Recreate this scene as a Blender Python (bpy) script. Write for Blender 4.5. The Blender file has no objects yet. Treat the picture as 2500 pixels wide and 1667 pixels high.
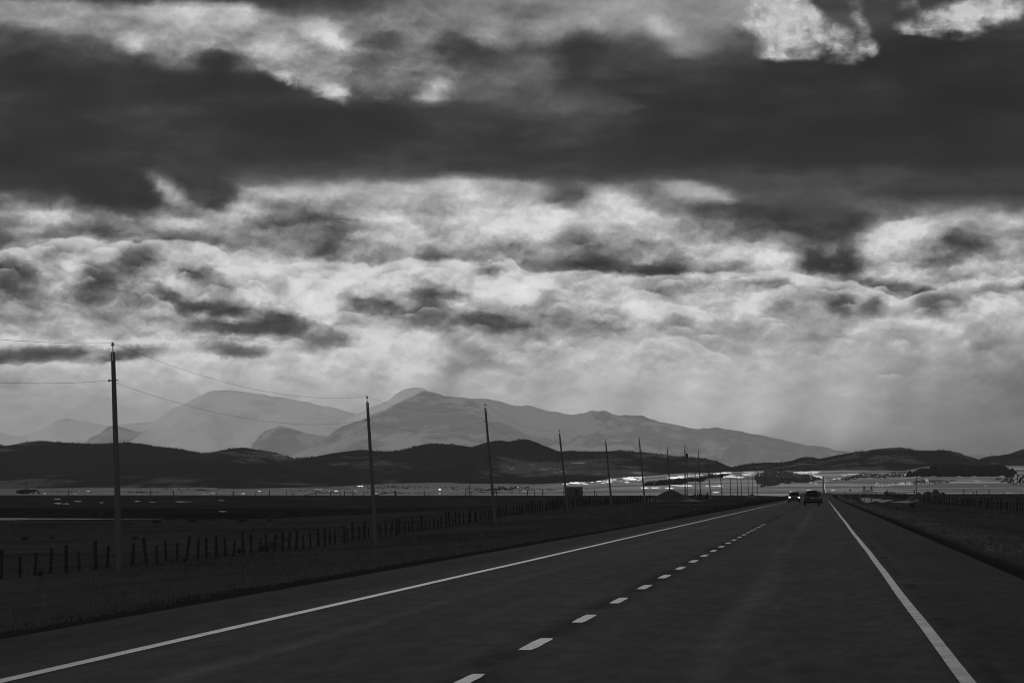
import bpy, math, random
import numpy as np

random.seed(7)
rng = np.random.default_rng(7)
F = 7500.0            # focal length in photograph pixels (2500 wide)
CX, HY = 2009.0, 1204.0   # where the straight road vanishes
EYE = 1.4
scene = bpy.context.scene
col = scene.collection


def wp(px, py, Y):
    return ((px - CX) * Y / F, Y, EYE - (py - HY) * Y / F)


# ------------------------------------------------------------------ noise in numpy
def _hash(ix, iy, seed):
    h = (ix.astype(np.int64) * 374761393 + iy.astype(np.int64) * 668265263 + seed * 974711) & 0x7FFFFFFF
    h = ((h ^ (h >> 13)) * 1274126177) & 0x7FFFFFFF
    return ((h ^ (h >> 16)) & 0xFFFF) / 65535.0


def vnoise(x, y, seed=0):
    x = np.asarray(x, float); y = np.asarray(y, float)
    ix = np.floor(x); iy = np.floor(y)
    fx = x - ix; fy = y - iy
    fx = fx * fx * (3 - 2 * fx); fy = fy * fy * (3 - 2 * fy)
    a = _hash(ix, iy, seed); b = _hash(ix + 1, iy, seed)
    c = _hash(ix, iy + 1, seed); d = _hash(ix + 1, iy + 1, seed)
    return (a * (1 - fx) + b * fx) * (1 - fy) + (c * (1 - fx) + d * fx) * fy


def fbm(x, y, seed=0, octv=4, gain=0.5):
    s = 0; a = 1; t = 0
    for i in range(octv):
        s = s + a * vnoise(x * 2 ** i, y * 2 ** i, seed + i * 17)
        t += a; a *= gain
    return s / t - 0.5


def sstep(a, b, x):
    t = np.clip((np.asarray(x, float) - a) / (b - a), 0, 1)
    return t * t * (3 - 2 * t)


# ------------------------------------------------------------------ tagging and mesh helpers
def tag(o, label=None, cat=None, group=None, kind=None):
    if label: o['label'] = label
    if cat: o['category'] = cat
    if group: o['group'] = group
    if kind: o['kind'] = kind
    return o


def mesh_obj(name, verts, faces, mat, parent=None, smooth=False, loc=None):
    me = bpy.data.meshes.new(name)
    if isinstance(verts, np.ndarray) and isinstance(faces, np.ndarray):
        nv, (nf, k) = len(verts), faces.shape
        me.vertices.add(nv); me.vertices.foreach_set('co', verts.astype(np.float32).ravel())
        me.loops.add(nf * k); me.loops.foreach_set('vertex_index', faces.astype(np.int32).ravel())
        me.polygons.add(nf)
        me.polygons.foreach_set('loop_start', np.arange(0, nf * k, k, dtype=np.int32))
        me.update(calc_edges=True); me.validate()
    else:
        me.from_pydata([tuple(v) for v in verts], [], faces)
        me.update()
    if smooth:
        me.polygons.foreach_set('use_smooth', [True] * len(me.polygons))
    me.materials.append(mat)
    o = bpy.data.objects.new(name, me)
    col.objects.link(o)
    if parent: o.parent = parent
    if loc: o.location = loc
    return o


def empty(name, loc=(0, 0, 0), rz=0.0, ry=0.0):
    o = bpy.data.objects.new(name, None)
    o.empty_display_size = 0.3
    o.location = loc; o.rotation_euler = (0, ry, rz)
    col.objects.link(o)
    return o


class MB:
    def __init__(s): s.v = []; s.f = []

    def add(s, vs, fs):
        n = len(s.v); s.v += [tuple(v) for v in vs]; s.f += [tuple(i + n for i in f) for f in fs]
        return s

    def box(s, c, d, bev=0.0):
        x, y, z = c; a, b, h = d[0] / 2, d[1] / 2, d[2] / 2
        if bev <= 0:
            vs = [(x + i * a, y + j * b, z + k * h) for k in (-1, 1) for (i, j) in ((-1, -1), (1, -1), (1, 1), (-1, 1))]
            return s.add(vs, [(3, 2, 1, 0), (4, 5, 6, 7), (0, 1, 5, 4), (1, 2, 6, 5), (2, 3, 7, 6), (3, 0, 4, 7)])
        e = bev
        rings = []
        for (zz, ins) in ((z - h, e), (z - h + e, 0), (z + h - e, 0), (z + h, e)):
            aa, bb = a - ins, b - ins
            r = []
            for (sx, sy) in ((-1, -1), (1, -1), (1, 1), (-1, 1)):
                if (sx, sy) in ((-1, -1), (1, 1)):
                    r += [(x + sx * aa, y + sy * (bb - e), zz), (x + sx * (aa - e), y + sy * bb, zz)]
                else:
                    r += [(x + sx * (aa - e), y + sy * bb, zz), (x + sx * aa, y + sy * (bb - e), zz)]
            rings.append(r)
        return s.loft(rings)

    def loft(s, rings, caps=True):
        n = len(rings[0]); vs = [p for r in rings for p in r]; fs = []
        for i in range(len(rings) - 1):
            for j in range(n):
                k = (j + 1) % n
                fs.append((i * n + j, i * n + k, (i + 1) * n + k, (i + 1) * n + j))
        if caps:
            fs.append(tuple(range(n - 1, -1, -1))); fs.append(tuple((len(rings) - 1) * n + j for j in range(n)))
        return s.add(vs, fs)

    def tube(s, p0, p1, r0, r1=None, n=8):
        r1 = r0 if r1 is None else r1
        p0 = np.array(p0, float); p1 = np.array(p1, float)
        d = p1 - p0; L = np.linalg.norm(d); d = d / L
        u = np.cross(d, [0, 0, 1.0]) if abs(d[2]) < 0.9 else np.cross(d, [0, 1.0, 0])
        u /= np.linalg.norm(u); w = np.cross(d, u)
        rings = []
        for (p, r) in ((p0, r0), (p1, r1)):
            rings.append([tuple(p + r * (math.cos(t) * u + math.sin(t) * w)) for t in [2 * math.pi * i / n for i in range(n)]])
        return s.loft(rings)

    def lathe(s, c, prof, n=10, axis='z'):
        rings = []
        for (r, h) in prof:
            ring = []
            for i in range(n):
                t = 2 * math.pi * i / n
                a, b = r * math.cos(t), r * math.sin(t)
                ring.append((c[0] + a, c[1] + b, c[2] + h) if axis == 'z' else (c[0] + h, c[1] + a, c[2] + b))
            rings.append(ring)
        return s.loft(rings)

    def build(s, name, mat, parent=None, smooth=False):
        return mesh_obj(name, s.v, s.f, mat, parent, smooth)


# ------------------------------------------------------------------ materials
def new_mat(name):
    m = bpy.data.materials.new(name); m.use_nodes = True
    nt = m.node_tree
    return m, nt, nt.nodes['Principled BSDF']


def N(nt, typ, **kw):
    n = nt.nodes.new(typ)
    for k, v in kw.items(): setattr(n, k, v)
    return n


def link(nt, a, b): nt.links.new(a, b)


def math_(nt, op, a, b=None, c=None, clamp=False):
    n = N(nt, 'ShaderNodeMath', operation=op); n.use_clamp = clamp
    for i, v in enumerate((a, b, c)):
        if v is None: continue
        if isinstance(v, (int, float)): n.inputs[i].default_value = v
        else: link(nt, v, n.inputs[i])
    return n.outputs[0]


def vec_(nt, op, a, b=None, c=None):
    n = N(nt, 'ShaderNodeVectorMath', operation=op)
    for i, v in enumerate((a, b, c)):
        if v is None: continue
        if isinstance(v, (tuple, list)): n.inputs[i].default_value = v
        else: link(nt, v, n.inputs[i])
    return n.outputs['Value'] if op in ('DOT_PRODUCT', 'LENGTH') else n.outputs[0]


def noise_(nt, vec, scale, detail=4, rough=0.55, w=None):
    n = N(nt, 'ShaderNodeTexNoise')
    if vec is not None: link(nt, vec, n.inputs['Vector'])
    n.inputs['Scale'].default_value = scale; n.inputs['Detail'].default_value = detail
    n.inputs['Roughness'].default_value = rough
    return n


def smooth_(nt, x, a, b):
    n = N(nt, 'ShaderNodeMapRange', interpolation_type='SMOOTHSTEP')
    link(nt, x, n.inputs[0])
    n.inputs[1].default_value = a; n.inputs[2].default_value = b
    n.inputs[3].default_value = 0; n.inputs[4].default_value = 1
    return n.outputs[0]


def mix_(nt, f, a, b):
    n = N(nt, 'ShaderNodeMix', data_type='FLOAT')
    for i, v in ((0, f), (2, a), (3, b)):
        if isinstance(v, (int, float)): n.inputs[i].default_value = v
        else: link(nt, v, n.inputs[i])
    return n.outputs[0]


def grey(name, a, var=0.35, scale=3.0, rough=0.85, spec=0.3, bump=0.0, stretch=(1, 1, 1), metal=0.0):
    """a neutral grey surface with procedural wear"""
    m, nt, b = new_mat(name)
    tc = N(nt, 'ShaderNodeTexCoord')
    v = vec_(nt, 'MULTIPLY', tc.outputs['Object'], stretch)
    n = noise_(nt, v, scale, 6, 0.6)
    f = math_(nt, 'MULTIPLY_ADD', n.outputs[0], 2 * var * a, a * (1 - var))
    link(nt, f, b.inputs['Base Color'])
    b.inputs['Roughness'].default_value = rough
    b.inputs['Specular IOR Level'].default_value = spec
    b.inputs['Metallic'].default_value = metal
    if bump:
        bp = N(nt, 'ShaderNodeBump'); bp.inputs['Strength'].default_value = bump
        bp.inputs['Distance'].default_value = 0.02
        link(nt, n.outputs[0], bp.inputs['Height']); link(nt, bp.outputs[0], b.inputs['Normal'])
    return m


M_wood = grey('weathered_wood', 0.008, 0.5, 4, 0.9, 0.2, 0.4, (6, 6, 0.5))
M_polewood = grey('creosoted_wood', 0.034, 0.5, 3, 0.85, 0.25, 0.4, (8, 8, 0.4))
M_porcelain = grey('porcelain', 0.05, 0.2, 5, 0.3, 0.5)
M_steel = grey('galvanised_steel', 0.12, 0.3, 6, 0.5, 0.5)
M_wire = grey('wire', 0.04, 0.2, 1, 0.6, 0.3)
M_paint = grey('dark_car_paint', 0.007, 0.1, 2, 0.3, 0.25)
M_paint2 = grey('grey_car_paint', 0.012, 0.1, 2, 0.3, 0.3)
M_glass = grey('tinted_glass', 0.006, 0.1, 1, 0.2, 0.12)
M_rubber = grey('tyre_rubber', 0.012, 0.3, 20, 0.9, 0.2)
M_rim = grey('wheel_rim', 0.12, 0.2, 5, 0.4, 0.5)
M_chrome = grey('chrome_and_glint', 0.2, 0.1, 5, 0.3, 0.5, metal=1.0)
M_lens = grey('lamp_lens', 0.03, 0.2, 20, 0.2, 0.5)
M_plate = grey('plate', 0.12, 0.3, 40, 0.5, 0.3)
M_board = grey('sign_face', 0.17, 0.25, 3, 0.6, 0.3)
M_signback = grey('sign_back', 0.04, 0.25, 3, 0.6, 0.3)
M_trailer = grey('trailer_panel', 0.018, 0.35, 2.5, 0.7, 0.3)
M_bark = grey('twig', 0.022, 0.5, 6, 0.95, 0.1)
M_scrub = grey('scrub_leaf', 0.03, 0.5, 3, 0.95, 0.1)
M_dirt = grey('turned_earth', 0.03, 0.5, 0.7, 0.95, 0.1, 0.6)
M_gravel = grey('pale_gravel', 0.10, 0.45, 0.25, 0.9, 0.15, 0.5)
M_marking = None

m, nt, b = new_mat('lit_headlamp')
b.inputs['Base Color'].default_value = (0.8, 0.8, 0.8, 1)
b.inputs['Emission Color'].default_value = (1, 1, 1, 1)
b.inputs['Emission Strength'].default_value = 2.2
m.cycles.emission_sampling = 'NONE'
M_headlamp = m


def make_marking(name='worn_road_paint', lo=0.10, hi=0.34):
    m, nt, b = new_mat(name)
    g = N(nt, 'ShaderNodeNewGeometry')
    n = noise_(nt, g.outputs['Position'], 1.3, 8, 0.7)
    n2 = noise_(nt, g.outputs['Position'], 18, 4, 0.7)
    s = math_(nt, 'ADD', math_(nt, 'MULTIPLY', n.outputs[0], 0.6), math_(nt, 'MULTIPLY', n2.outputs[0], 0.5))
    f = smooth_(nt, s, 0.38, 0.66)
    link(nt, mix_(nt, f, lo, hi), b.inputs['Base Color'])
    b.inputs['Roughness'].default_value = 0.7
    b.inputs['Specular IOR Level'].default_value = 0.25
    return m


def make_asphalt():
    m, nt, b = new_mat('asphalt')
    g = N(nt, 'ShaderNodeNewGeometry')
    P = g.outputs['Position']
    sx = N(nt, 'ShaderNodeSeparateXYZ'); link(nt, P, sx.inputs[0])
    X = sx.outputs['X']
    # long streaks along the wheel tracks
    st = noise_(nt, vec_(nt, 'MULTIPLY', P, (1.6, 0.018, 0)), 1.0, 5, 0.6)
    blot = noise_(nt, vec_(nt, 'MULTIPLY', P, (0.5, 0.09, 0)), 1.0, 6, 0.62)
    fine = noise_(nt, P, 22, 5, 0.75)
    wob = math_(nt, 'MULTIPLY', math_(nt, 'SUBTRACT', noise_(nt, vec_(nt, 'MULTIPLY', P, (0.1, 0.05, 0)), 1.0, 3).outputs[0], 0.5), 0.5)
    Xw = math_(nt, 'ADD', X, wob)

    def band(c, w):   # a soft lengthwise band
        return math_(nt, 'SUBTRACT', 1.0, smooth_(nt, math_(nt, 'ABSOLUTE', math_(nt, 'SUBTRACT', Xw, c)), 0.0, w), clamp=True)
    base = mix_(nt, st.outputs[0], 0.034, 0.062)
    base = math_(nt, 'MULTIPLY', base, mix_(nt, blot.outputs[0], 0.5, 1.5))
    mid = noise_(nt, vec_(nt, 'MULTIPLY', P, (4.0, 0.8, 0)), 1.0, 6, 0.68)
    base = math_(nt, 'MULTIPLY', base, mix_(nt, fine.outputs[0], 0.35, 1.65))
    base = math_(nt, 'MULTIPLY', base, mix_(nt, mid.outputs[0], 0.25, 1.75))
    # bare shoulders are older and darker
    sh = math_(nt, 'MAXIMUM', smooth_(nt, Xw, 1.25, 1.75), math_(nt, 'SUBTRACT', 1.0, smooth_(nt, Xw, -6.9, -6.35)))
    base = math_(nt, 'MULTIPLY', base, mix_(nt, sh, 1.0, 0.72))
    # wheel tracks, their reflective sheen painted as lighter streaks; tar along the lane joint
    tr = math_(nt, 'MAXIMUM', band(-4.9, 0.22), math_(nt, 'MULTIPLY', band(-0.92, 0.3), 0.8))
    base = math_(nt, 'MULTIPLY', base, mix_(nt, math_(nt, 'MULTIPLY', tr, smooth_(nt, st.outputs[0], 0.3, 0.6)), 1.0, 1.55))
    tar = noise_(nt, vec_(nt, 'MULTIPLY', P, (0.6, 0.25, 0)), 1.0, 5, 0.6)
    jt = math_(nt, 'MULTIPLY', band(-2.72, 0.34), smooth_(nt, tar.outputs[0], 0.38, 0.55))
    base = math_(nt, 'MULTIPLY', base, mix_(nt, jt, 1.0, 0.45))
    jt2 = math_(nt, 'MULTIPLY', band(1.32, 0.2), smooth_(nt, tar.outputs[0], 0.40, 0.6))
    base = math_(nt, 'MULTIPLY', base, mix_(nt, jt2, 1.0, 0.5))
    link(nt, base, b.inputs['Base Color'])
    b.inputs['Roughness'].default_value = 0.95
    b.inputs['Specular IOR Level'].default_value = 0.003
    bp = N(nt, 'ShaderNodeBump'); bp.inputs['Strength'].default_value = 0.5; bp.inputs['Distance'].default_value = 0.01
    link(nt, fine.outputs[0], bp.inputs['Height']); link(nt, bp.outputs[0], b.inputs['Normal'])
    return m


def make_ground():
    m, nt, b = new_mat('prairie')
    g = N(nt, 'ShaderNodeNewGeometry'); P = g.outputs['Position']
    sx = N(nt, 'ShaderNodeSeparateXYZ'); link(nt, P, sx.inputs[0])
    X, Y = sx.outputs['X'], sx.outputs['Y']
    # ---- the near plateau: dry winter grass over dark soil
    n1 = noise_(nt, vec_(nt, 'MULTIPLY', P, (0.05, 0.03, 0)), 1.0, 7, 0.62)
    n2 = noise_(nt, P, 0.9, 7, 0.7)
    n3 = noise_(nt, P, 9, 4, 0.7)
    a = mix_(nt, smooth_(nt, n1.outputs[0], 0.36, 0.64), 0.026, 0.046)
    a = math_(nt, 'MULTIPLY', a, mix_(nt, n2.outputs[0], 0.2, 1.8))
    a = math_(nt, 'MULTIPLY', a, mix_(nt, n3.outputs[0], 0.4, 1.6))
    # darker ground on the road bank (left) and in the rut beside the shoulder (right)
    wob = math_(nt, 'MULTIPLY', math_(nt, 'SUBTRACT', noise_(nt, P, 0.35, 5, 0.65).outputs[0], 0.5), 3.0)
    Xw = math_(nt, 'ADD', X, wob)
    bank = math_(nt, 'MULTIPLY', smooth_(nt, Xw, -16.0, -11.5), math_(nt, 'SUBTRACT', 1.0, smooth_(nt, X, -7.3, -6.8)))
    wob2 = math_(nt, 'MULTIPLY', math_(nt, 'SUBTRACT', noise_(nt, P, 0.6, 4, 0.6).outputs[0], 0.5), 0.7)
    Xr = math_(nt, 'ADD', X, wob2)
    rut = math_(nt, 'MULTIPLY', smooth_(nt, Xr, 3.15, 3.5), math_(nt, 'SUBTRACT', 1.0, smooth_(nt, Xr, 4.0, 4.6)))
    a = mix_(nt, math_(nt, 'MAXIMUM', math_(nt, 'MULTIPLY', bank, 0.95), rut), a, 0.02)
    grv = math_(nt, 'MULTIPLY', smooth_(nt, Xr, 4.3, 5.0), math_(nt, 'SUBTRACT', 1.0, smooth_(nt, Xr, 6.0, 8.0)))
    a = math_(nt, 'MULTIPLY', a, mix_(nt, grv, 1.0, 2.0))
    # darker ground behind the pond
    dark_bank = math_(nt, 'MULTIPLY', smooth_(nt, Y, 455, 475), math_(nt, 'SUBTRACT', 1.0, smooth_(nt, Y, 520, 640)))
    dark_bank = math_(nt, 'MULTIPLY', dark_bank, math_(nt, 'SUBTRACT', 1.0, smooth_(nt, X, -75, -45)))
    a = mix_(nt, math_(nt, 'MULTIPLY', dark_bank, 0.7), a, 0.012)
    # ---- the valley: stubble, pasture and thin snow, paled to carry the sunlight there
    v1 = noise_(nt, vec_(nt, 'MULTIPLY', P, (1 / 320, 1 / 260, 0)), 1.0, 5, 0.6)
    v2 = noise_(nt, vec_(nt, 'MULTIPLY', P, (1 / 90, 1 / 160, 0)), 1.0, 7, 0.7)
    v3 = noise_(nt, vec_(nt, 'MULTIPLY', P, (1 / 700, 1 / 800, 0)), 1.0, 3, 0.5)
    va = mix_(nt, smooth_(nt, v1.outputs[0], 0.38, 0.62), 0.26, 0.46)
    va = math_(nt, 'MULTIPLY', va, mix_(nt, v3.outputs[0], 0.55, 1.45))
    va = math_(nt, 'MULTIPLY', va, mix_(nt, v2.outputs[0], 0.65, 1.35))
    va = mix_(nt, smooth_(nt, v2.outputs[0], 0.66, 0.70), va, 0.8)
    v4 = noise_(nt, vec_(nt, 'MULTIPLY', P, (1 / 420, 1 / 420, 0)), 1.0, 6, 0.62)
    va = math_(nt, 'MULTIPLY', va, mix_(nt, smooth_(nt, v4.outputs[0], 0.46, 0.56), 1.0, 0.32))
    # pasture darkens towards the wooded foot of the western hills
    px = math_(nt, 'DIVIDE', X, math_(nt, 'MAXIMUM', Y, 1.0))
    west = math_(nt, 'MULTIPLY', math_(nt, 'SUBTRACT', 1.0, smooth_(nt, px, -0.14, -0.08)), smooth_(nt, Y, 4300, 5000))
    va = mix_(nt, math_(nt, 'MULTIPLY', west, 0.8), va, 0.05)
    va = math_(nt, 'MULTIPLY', va, mix_(nt, smooth_(nt, px, -0.13, -0.01), 0.22, 1.08))
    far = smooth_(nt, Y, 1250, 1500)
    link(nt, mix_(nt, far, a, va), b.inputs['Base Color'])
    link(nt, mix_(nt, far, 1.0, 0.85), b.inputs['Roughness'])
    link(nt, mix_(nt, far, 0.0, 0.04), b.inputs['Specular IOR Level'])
    bp = N(nt, 'ShaderNodeBump'); bp.inputs['Strength'].default_value = 0.5; bp.inputs['Distance'].default_value = 0.12
    link(nt, math_(nt, 'ADD', n2.outputs[0], math_(nt, 'MULTIPLY', n3.outputs[0], 0.3)), bp.inputs['Height'])
    link(nt, bp.outputs[0], b.inputs['Normal'])
    return m


def make_hill(name, lo, hi, sc, thr, snow=0.0):
    """wooded slope: dark forest with paler clearings"""
    m, nt, b = new_mat(name)
    g = N(nt, 'ShaderNodeNewGeometry'); P = g.outputs['Position']
    n1 = noise_(nt, vec_(nt, 'MULTIPLY', P, (1.0, 0.55, 1.6)), sc, 7, 0.62)
    n2 = noise_(nt, vec_(nt, 'MULTIPLY', P, (1.0, 0.3, 1.0)), sc * 7, 5, 0.7)
    s = math_(nt, 'ADD', math_(nt, 'MULTIPLY', n1.outputs[0], 0.7), math_(nt, 'MULTIPLY', n2.outputs[0], 0.3))
    a = mix_(nt, n2.outputs[0], lo * 0.6, lo * 1.4)
    a = mix_(nt, smooth_(nt, s, thr, thr + 0.07), a, hi)
    if snow:
        a = mix_(nt, smooth_(nt, s, thr + 0.1, thr + 0.13), a, snow)
    link(nt, a, b.inputs['Base Color'])
    b.inputs['Roughness'].default_value = 1.0
    b.inputs['Specular IOR Level'].default_value = 0.0
    return m


def make_snow():
    m, nt, b = new_mat('snow')
    g = N(nt, 'ShaderNodeNewGeometry'); P = g.outputs['Position']
    n = noise_(nt, vec_(nt, 'MULTIPLY', P, (1 / 14, 1 / 40, 0)), 1.0, 5, 0.65)
    link(nt, mix_(nt, smooth_(nt, n.outputs[0], 0.35, 0.62), 0.45, 0.9), b.inputs['Base Color'])
    b.inputs['Roughness'].default_value = 0.42
    b.inputs['Specular IOR Level'].default_value = 0.6
    return m


def make_water():
    m, nt, b = new_mat('pond_water')
    b.inputs['Base Color'].default_value = (0.01, 0.01, 0.01, 1)
    b.inputs['Roughness'].default_value = 0.06
    b.inputs['IOR'].default_value = 1.33
    g = N(nt, 'ShaderNodeNewGeometry')
    n = noise_(nt, g.outputs['Position'], 1.2, 3, 0.5)
    bp = N(nt, 'ShaderNodeBump'); bp.inputs['Strength'].default_value = 0.03; bp.inputs['Distance'].default_value = 0.05
    link(nt, n.outputs[0], bp.inputs['Height']); link(nt, bp.outputs[0], b.inputs['Normal'])
    return m


M_marking = make_marking()
M_dash = make_marking('worn_dash_paint', 0.06, 0.23)
M_asphalt = make_asphalt()
M_ground = make_ground()
M_snow = make_snow()
M_water = make_water()
M_foothill = make_hill('foothill_forest', 0.026, 0.10, 1 / 340, 0.51, 0.4)
M_mount = make_hill('hazed_mountain', 0.40, 0.58, 1 / 1300, 0.49)  # base colour paled to carry part of the haze
M_snowhaze = make_hill('hazed_snow_mountain', 0.86, 0.93, 1 / 3600, 0.46)  # snow tone raised further, with the haze of the far ranges in it
M_conifer = grey('conifer', 0.018, 0.4, 0.05, 1.0, 0.0)
M_grove = grey('aspen_grove', 0.045, 0.7, 0.012, 1.0, 0.0)

# ------------------------------------------------------------------ sky
# The cloud decks are laid out in azimuth and elevation, then rows of curve nodes carry the layout and
# noise nodes break it up into wisps and billows.
GX0, GX1, GY0, GY1 = -140.0, 2640.0, -90.0, 1240.0
NW, NR = 256, 102
gx = np.linspace(GX0, GX1, NW); gy = np.linspace(GY0, GY1, NR)
QX, QY = np.meshgrid(gx, gy)
BASE = np.full((NR, NW), 120.0)     # broad brightness
CRISP = np.zeros((NR, NW))          # hard-edged bright cloud
TEX = np.full((NR, NW), 0.5)        # how billowy


def rows(arr, table):
    """table: list of (y, [(x, value)...]) interpolated over the whole map"""
    ys = [t[0] for t in table]
    vals = np.array([np.interp(gx, [p[0] for p in t[1]], [p[1] for p in t[1]]) for t in table])
    for c in range(NW): arr[:, c] = np.interp(gy, ys, vals[:, c])


def ell(arr, x, y, rx, ry, val, a=1.0, rot=0.0, soft=0.42):
    c, s = math.cos(math.radians(rot)), math.sin(math.radians(rot))
    dx, dy = QX - x, QY - y
    u = (dx * c + dy * s) / rx; v = (-dx * s + dy * c) / ry
    r = np.sqrt(u * u + v * v)
    k = a * (1 - sstep(1 - soft, 1 + soft, r))
    arr += (val - arr) * k


def area(arr, pts_top, pts_bot, val, soft=14.0, a=1.0):
    """everything between an upper and a lower outline"""
    t = np.interp(gx, [p[0] for p in pts_top], [p[1] for p in pts_top])[None, :]
    b_ = np.interp(gx, [p[0] for p in pts_bot], [p[1] for p in pts_bot])[None, :]
    k = sstep(-soft, soft, QY - t) * sstep(-soft, soft, b_ - QY) * a
    x0, x1 = max(pts_top[0][0], pts_bot[0][0]), min(pts_top[-1][0], pts_bot[-1][0])
    k = k * sstep(-soft, soft, QX - x0) * sstep(-soft, soft, x1 - QX)
    arr += (val - arr) * k


def rim(arr, pts, val, up=7.0, down=30.0, a=1.0):
    """a sunlit upper edge that fades downwards into the cloud"""
    t = np.interp(gx, [p[0] for p in pts], [p[1] for p in pts])[None, :]
    d = QY - t
    k = np.where(d < 0, np.exp(-(d / up) ** 2), np.exp(-(d / down) ** 2)) * a
    k = k * sstep(-25, 25, QX - pts[0][0]) * sstep(-25, 25, pts[-1][0] - QX)
    arr += (val - arr) * k


A = BASE
rows(A, [
    (-120, [(-300, 80), (400, 62), (900, 80), (1250, 130), (1900, 150), (2100, 60), (2800, 120)]),
    (0, [(-300, 95), (0, 92), (130, 66), (500, 62), (850, 70), (1000, 95), (1150, 122), (1300, 132), (1500, 150), (1800, 150), (1990, 72), (2200, 66), (2800, 90)]),
    (36, [(-300, 100), (0, 96), (130, 78), (300, 66), (850, 78), (1000, 108), (1150, 126), (1300, 130), (1500, 148), (1800, 148), (1980, 74), (2200, 64), (2800, 80)]),
    (66, [(-300, 125), (150, 135), (400, 130), (700, 120), (1000, 130), (1250, 135), (1500, 140), (1800, 140), (1960, 90), (2180, 60), (2500, 62), (2800, 60)]),
    (130, [(-300, 90), (0, 80), (300, 110), (450, 155), (700, 150), (950, 120), (1250, 110), (1400, 72), (1700, 92), (1850, 80), (1980, 55), (2500, 44)]),
    (210, [(-300, 66), (0, 63), (300, 58), (550, 60), (700, 80), (850, 100), (1000, 122), (1250, 110), (1400, 72), (1700, 52), (2100, 46), (2500, 38)]),
    (300, [(-300, 58), (0, 56), (350, 58), (650, 52), (950, 46), (1150, 58), (1350, 72), (1500, 66), (1800, 44), (2200, 42), (2500, 33)]),
    (390, [(-300, 42), (0, 44), (150, 50), (400, 58), (900, 54), (1300, 56), (1700, 46), (2100, 42), (2500, 40)]),
    (430, [(-300, 42), (0, 44), (200, 52), (450, 68), (800, 66), (1100, 72), (1600, 72), (1900, 74), (2200, 70), (2500, 66)]),
    (480, [(-300, 70), (0, 72), (200, 58), (400, 62), (560, 76), (640, 120), (900, 165), (1250, 160), (1380, 130), (1500, 170), (1700, 112), (1850, 86), (2100, 82), (2300, 66), (2500, 66)]),
    (540, [(-300, 130), (0, 115), (140, 170), (300, 112), (420, 120), (600, 168), (750, 130), (950, 175), (1250, 185), (1500, 182), (1650, 165), (1800, 110), (2000, 92), (2150, 150), (2350, 165), (2500, 150)]),
    (600, [(-300, 120), (0, 112), (130, 150), (300, 145), (600, 150), (800, 130), (1000, 172), (1250, 168), (1450, 140), (1700, 165), (1900, 130), (2050, 95), (2200, 180), (2350, 120), (2500, 160)]),
    (650, [(-300, 150), (0, 150), (300, 160), (600, 185), (900, 170), (1200, 160), (1500, 120), (1700, 130), (1900, 185), (2050, 120), (2200, 170), (2500, 170)]),
    (700, [(-300, 170), (0, 165), (300, 170), (700, 195), (1000, 178), (1250, 190), (1500, 178), (1800, 178), (2100, 178), (2300, 165), (2500, 178)]),
    (780, [(-300, 160), (0, 165), (250, 172), (600, 165), (850, 180), (1200, 160), (1500, 170), (1800, 165), (2000, 160), (2200, 180), (2500, 172)]),
    (850, [(-300, 175), (0, 182), (400, 180), (800, 185), (1000, 190), (1300, 175), (1500, 180), (1750, 160), (2000, 165), (2250, 172), (2500, 160)]),
    (920, [(-300, 162), (0, 166), (400, 180), (800, 180), (1200, 174), (1500, 172), (1800, 172), (2100, 168), (2300, 150), (2450, 128), (2800, 130)]),
    (1000, [(-300, 160), (0, 155), (300, 158), (800, 170), (1200, 170), (1600, 182), (1900, 184), (2150, 160), (2400, 122), (2800, 112)]),
    (1100, [(-300, 140), (0, 150), (500, 158), (1300, 140), (1700, 134), (1900, 132), (2200, 116), (2500, 105), (2800, 105)]),
    (1240, [(-300, 140), (2800, 110)]),
])
# --- upper pale band over the dark deck
area(A, [(-300, 60), (0, 58), (150, 52), (330, 58), (420, 42), (620, 46), (720, 72), (860, 80)],
     [(-300, 100), (0, 96), (120, 108), (310, 128), (345, 150), (430, 165), (500, 160), (560, 150), (640, 150), (720, 200), (860, 240)], 150, 14)
ell(A, 60, 78, 80, 20, 138); ell(A, 170, 58, 60, 22, 148, .8); ell(A, 270, 98, 90, 26, 132, .8)
ell(A, 540, 72, 110, 32, 182, .9); ell(A, 620, 62, 40, 26, 190, .7); ell(A, 430, 70, 30, 26, 178, .7)
ell(A, 520, 118, 110, 34, 164, .7); ell(A, 500, 170, 70, 26, 122, .7)
ell(A, 374, 142, 34, 24, 190, 1, 12, .4)
ell(A, 560, 178, 50, 26, 66, .9)
ell(A, 810, 100, 52, 26, 186, .9, 25); ell(A, 850, 124, 26, 16, 192, .8); ell(A, 680, 150, 44, 20, 182, .9, 15)
ell(A, 745, 182, 66, 26, 160, .9, 25); ell(A, 960, 122, 52, 20, 88, .85); ell(A, 940, 195, 70, 40, 132, .8)
ell(A, 1150, 150, 110, 44, 82, .9, 12); ell(A, 1040, 108, 44, 16, 150, .7); ell(A, 1210, 108, 50, 26, 150, .8, 15)
ell(A, 1300, 44, 60, 18, 104, .8); ell(A, 1230, 30, 70, 14, 118, .6); ell(A, 1170, 4, 70, 10, 146, .7)
ell(A, 1345, 95, 60, 24, 148, .8); ell(A, 1490, 55, 90, 36, 146, .8); ell(A, 1620, 76, 50, 24, 178, .85, 38); ell(A, 1700, 20, 70, 26, 122, .6)
ell(A, 1420, 115, 60, 22, 76, .9); ell(A, 1690, 120, 60, 28, 136, .8); ell(A, 1672, 138, 22, 16, 148, .7)
ell(A, 1830, 92, 40, 16, 84, .8)
ell(A, 1082, 238, 34, 22, 196, 1, -25, .7); ell(A, 1060, 252, 26, 10, 186, .8); ell(A, 1170, 238, 80, 16, 116, .8)
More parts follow.
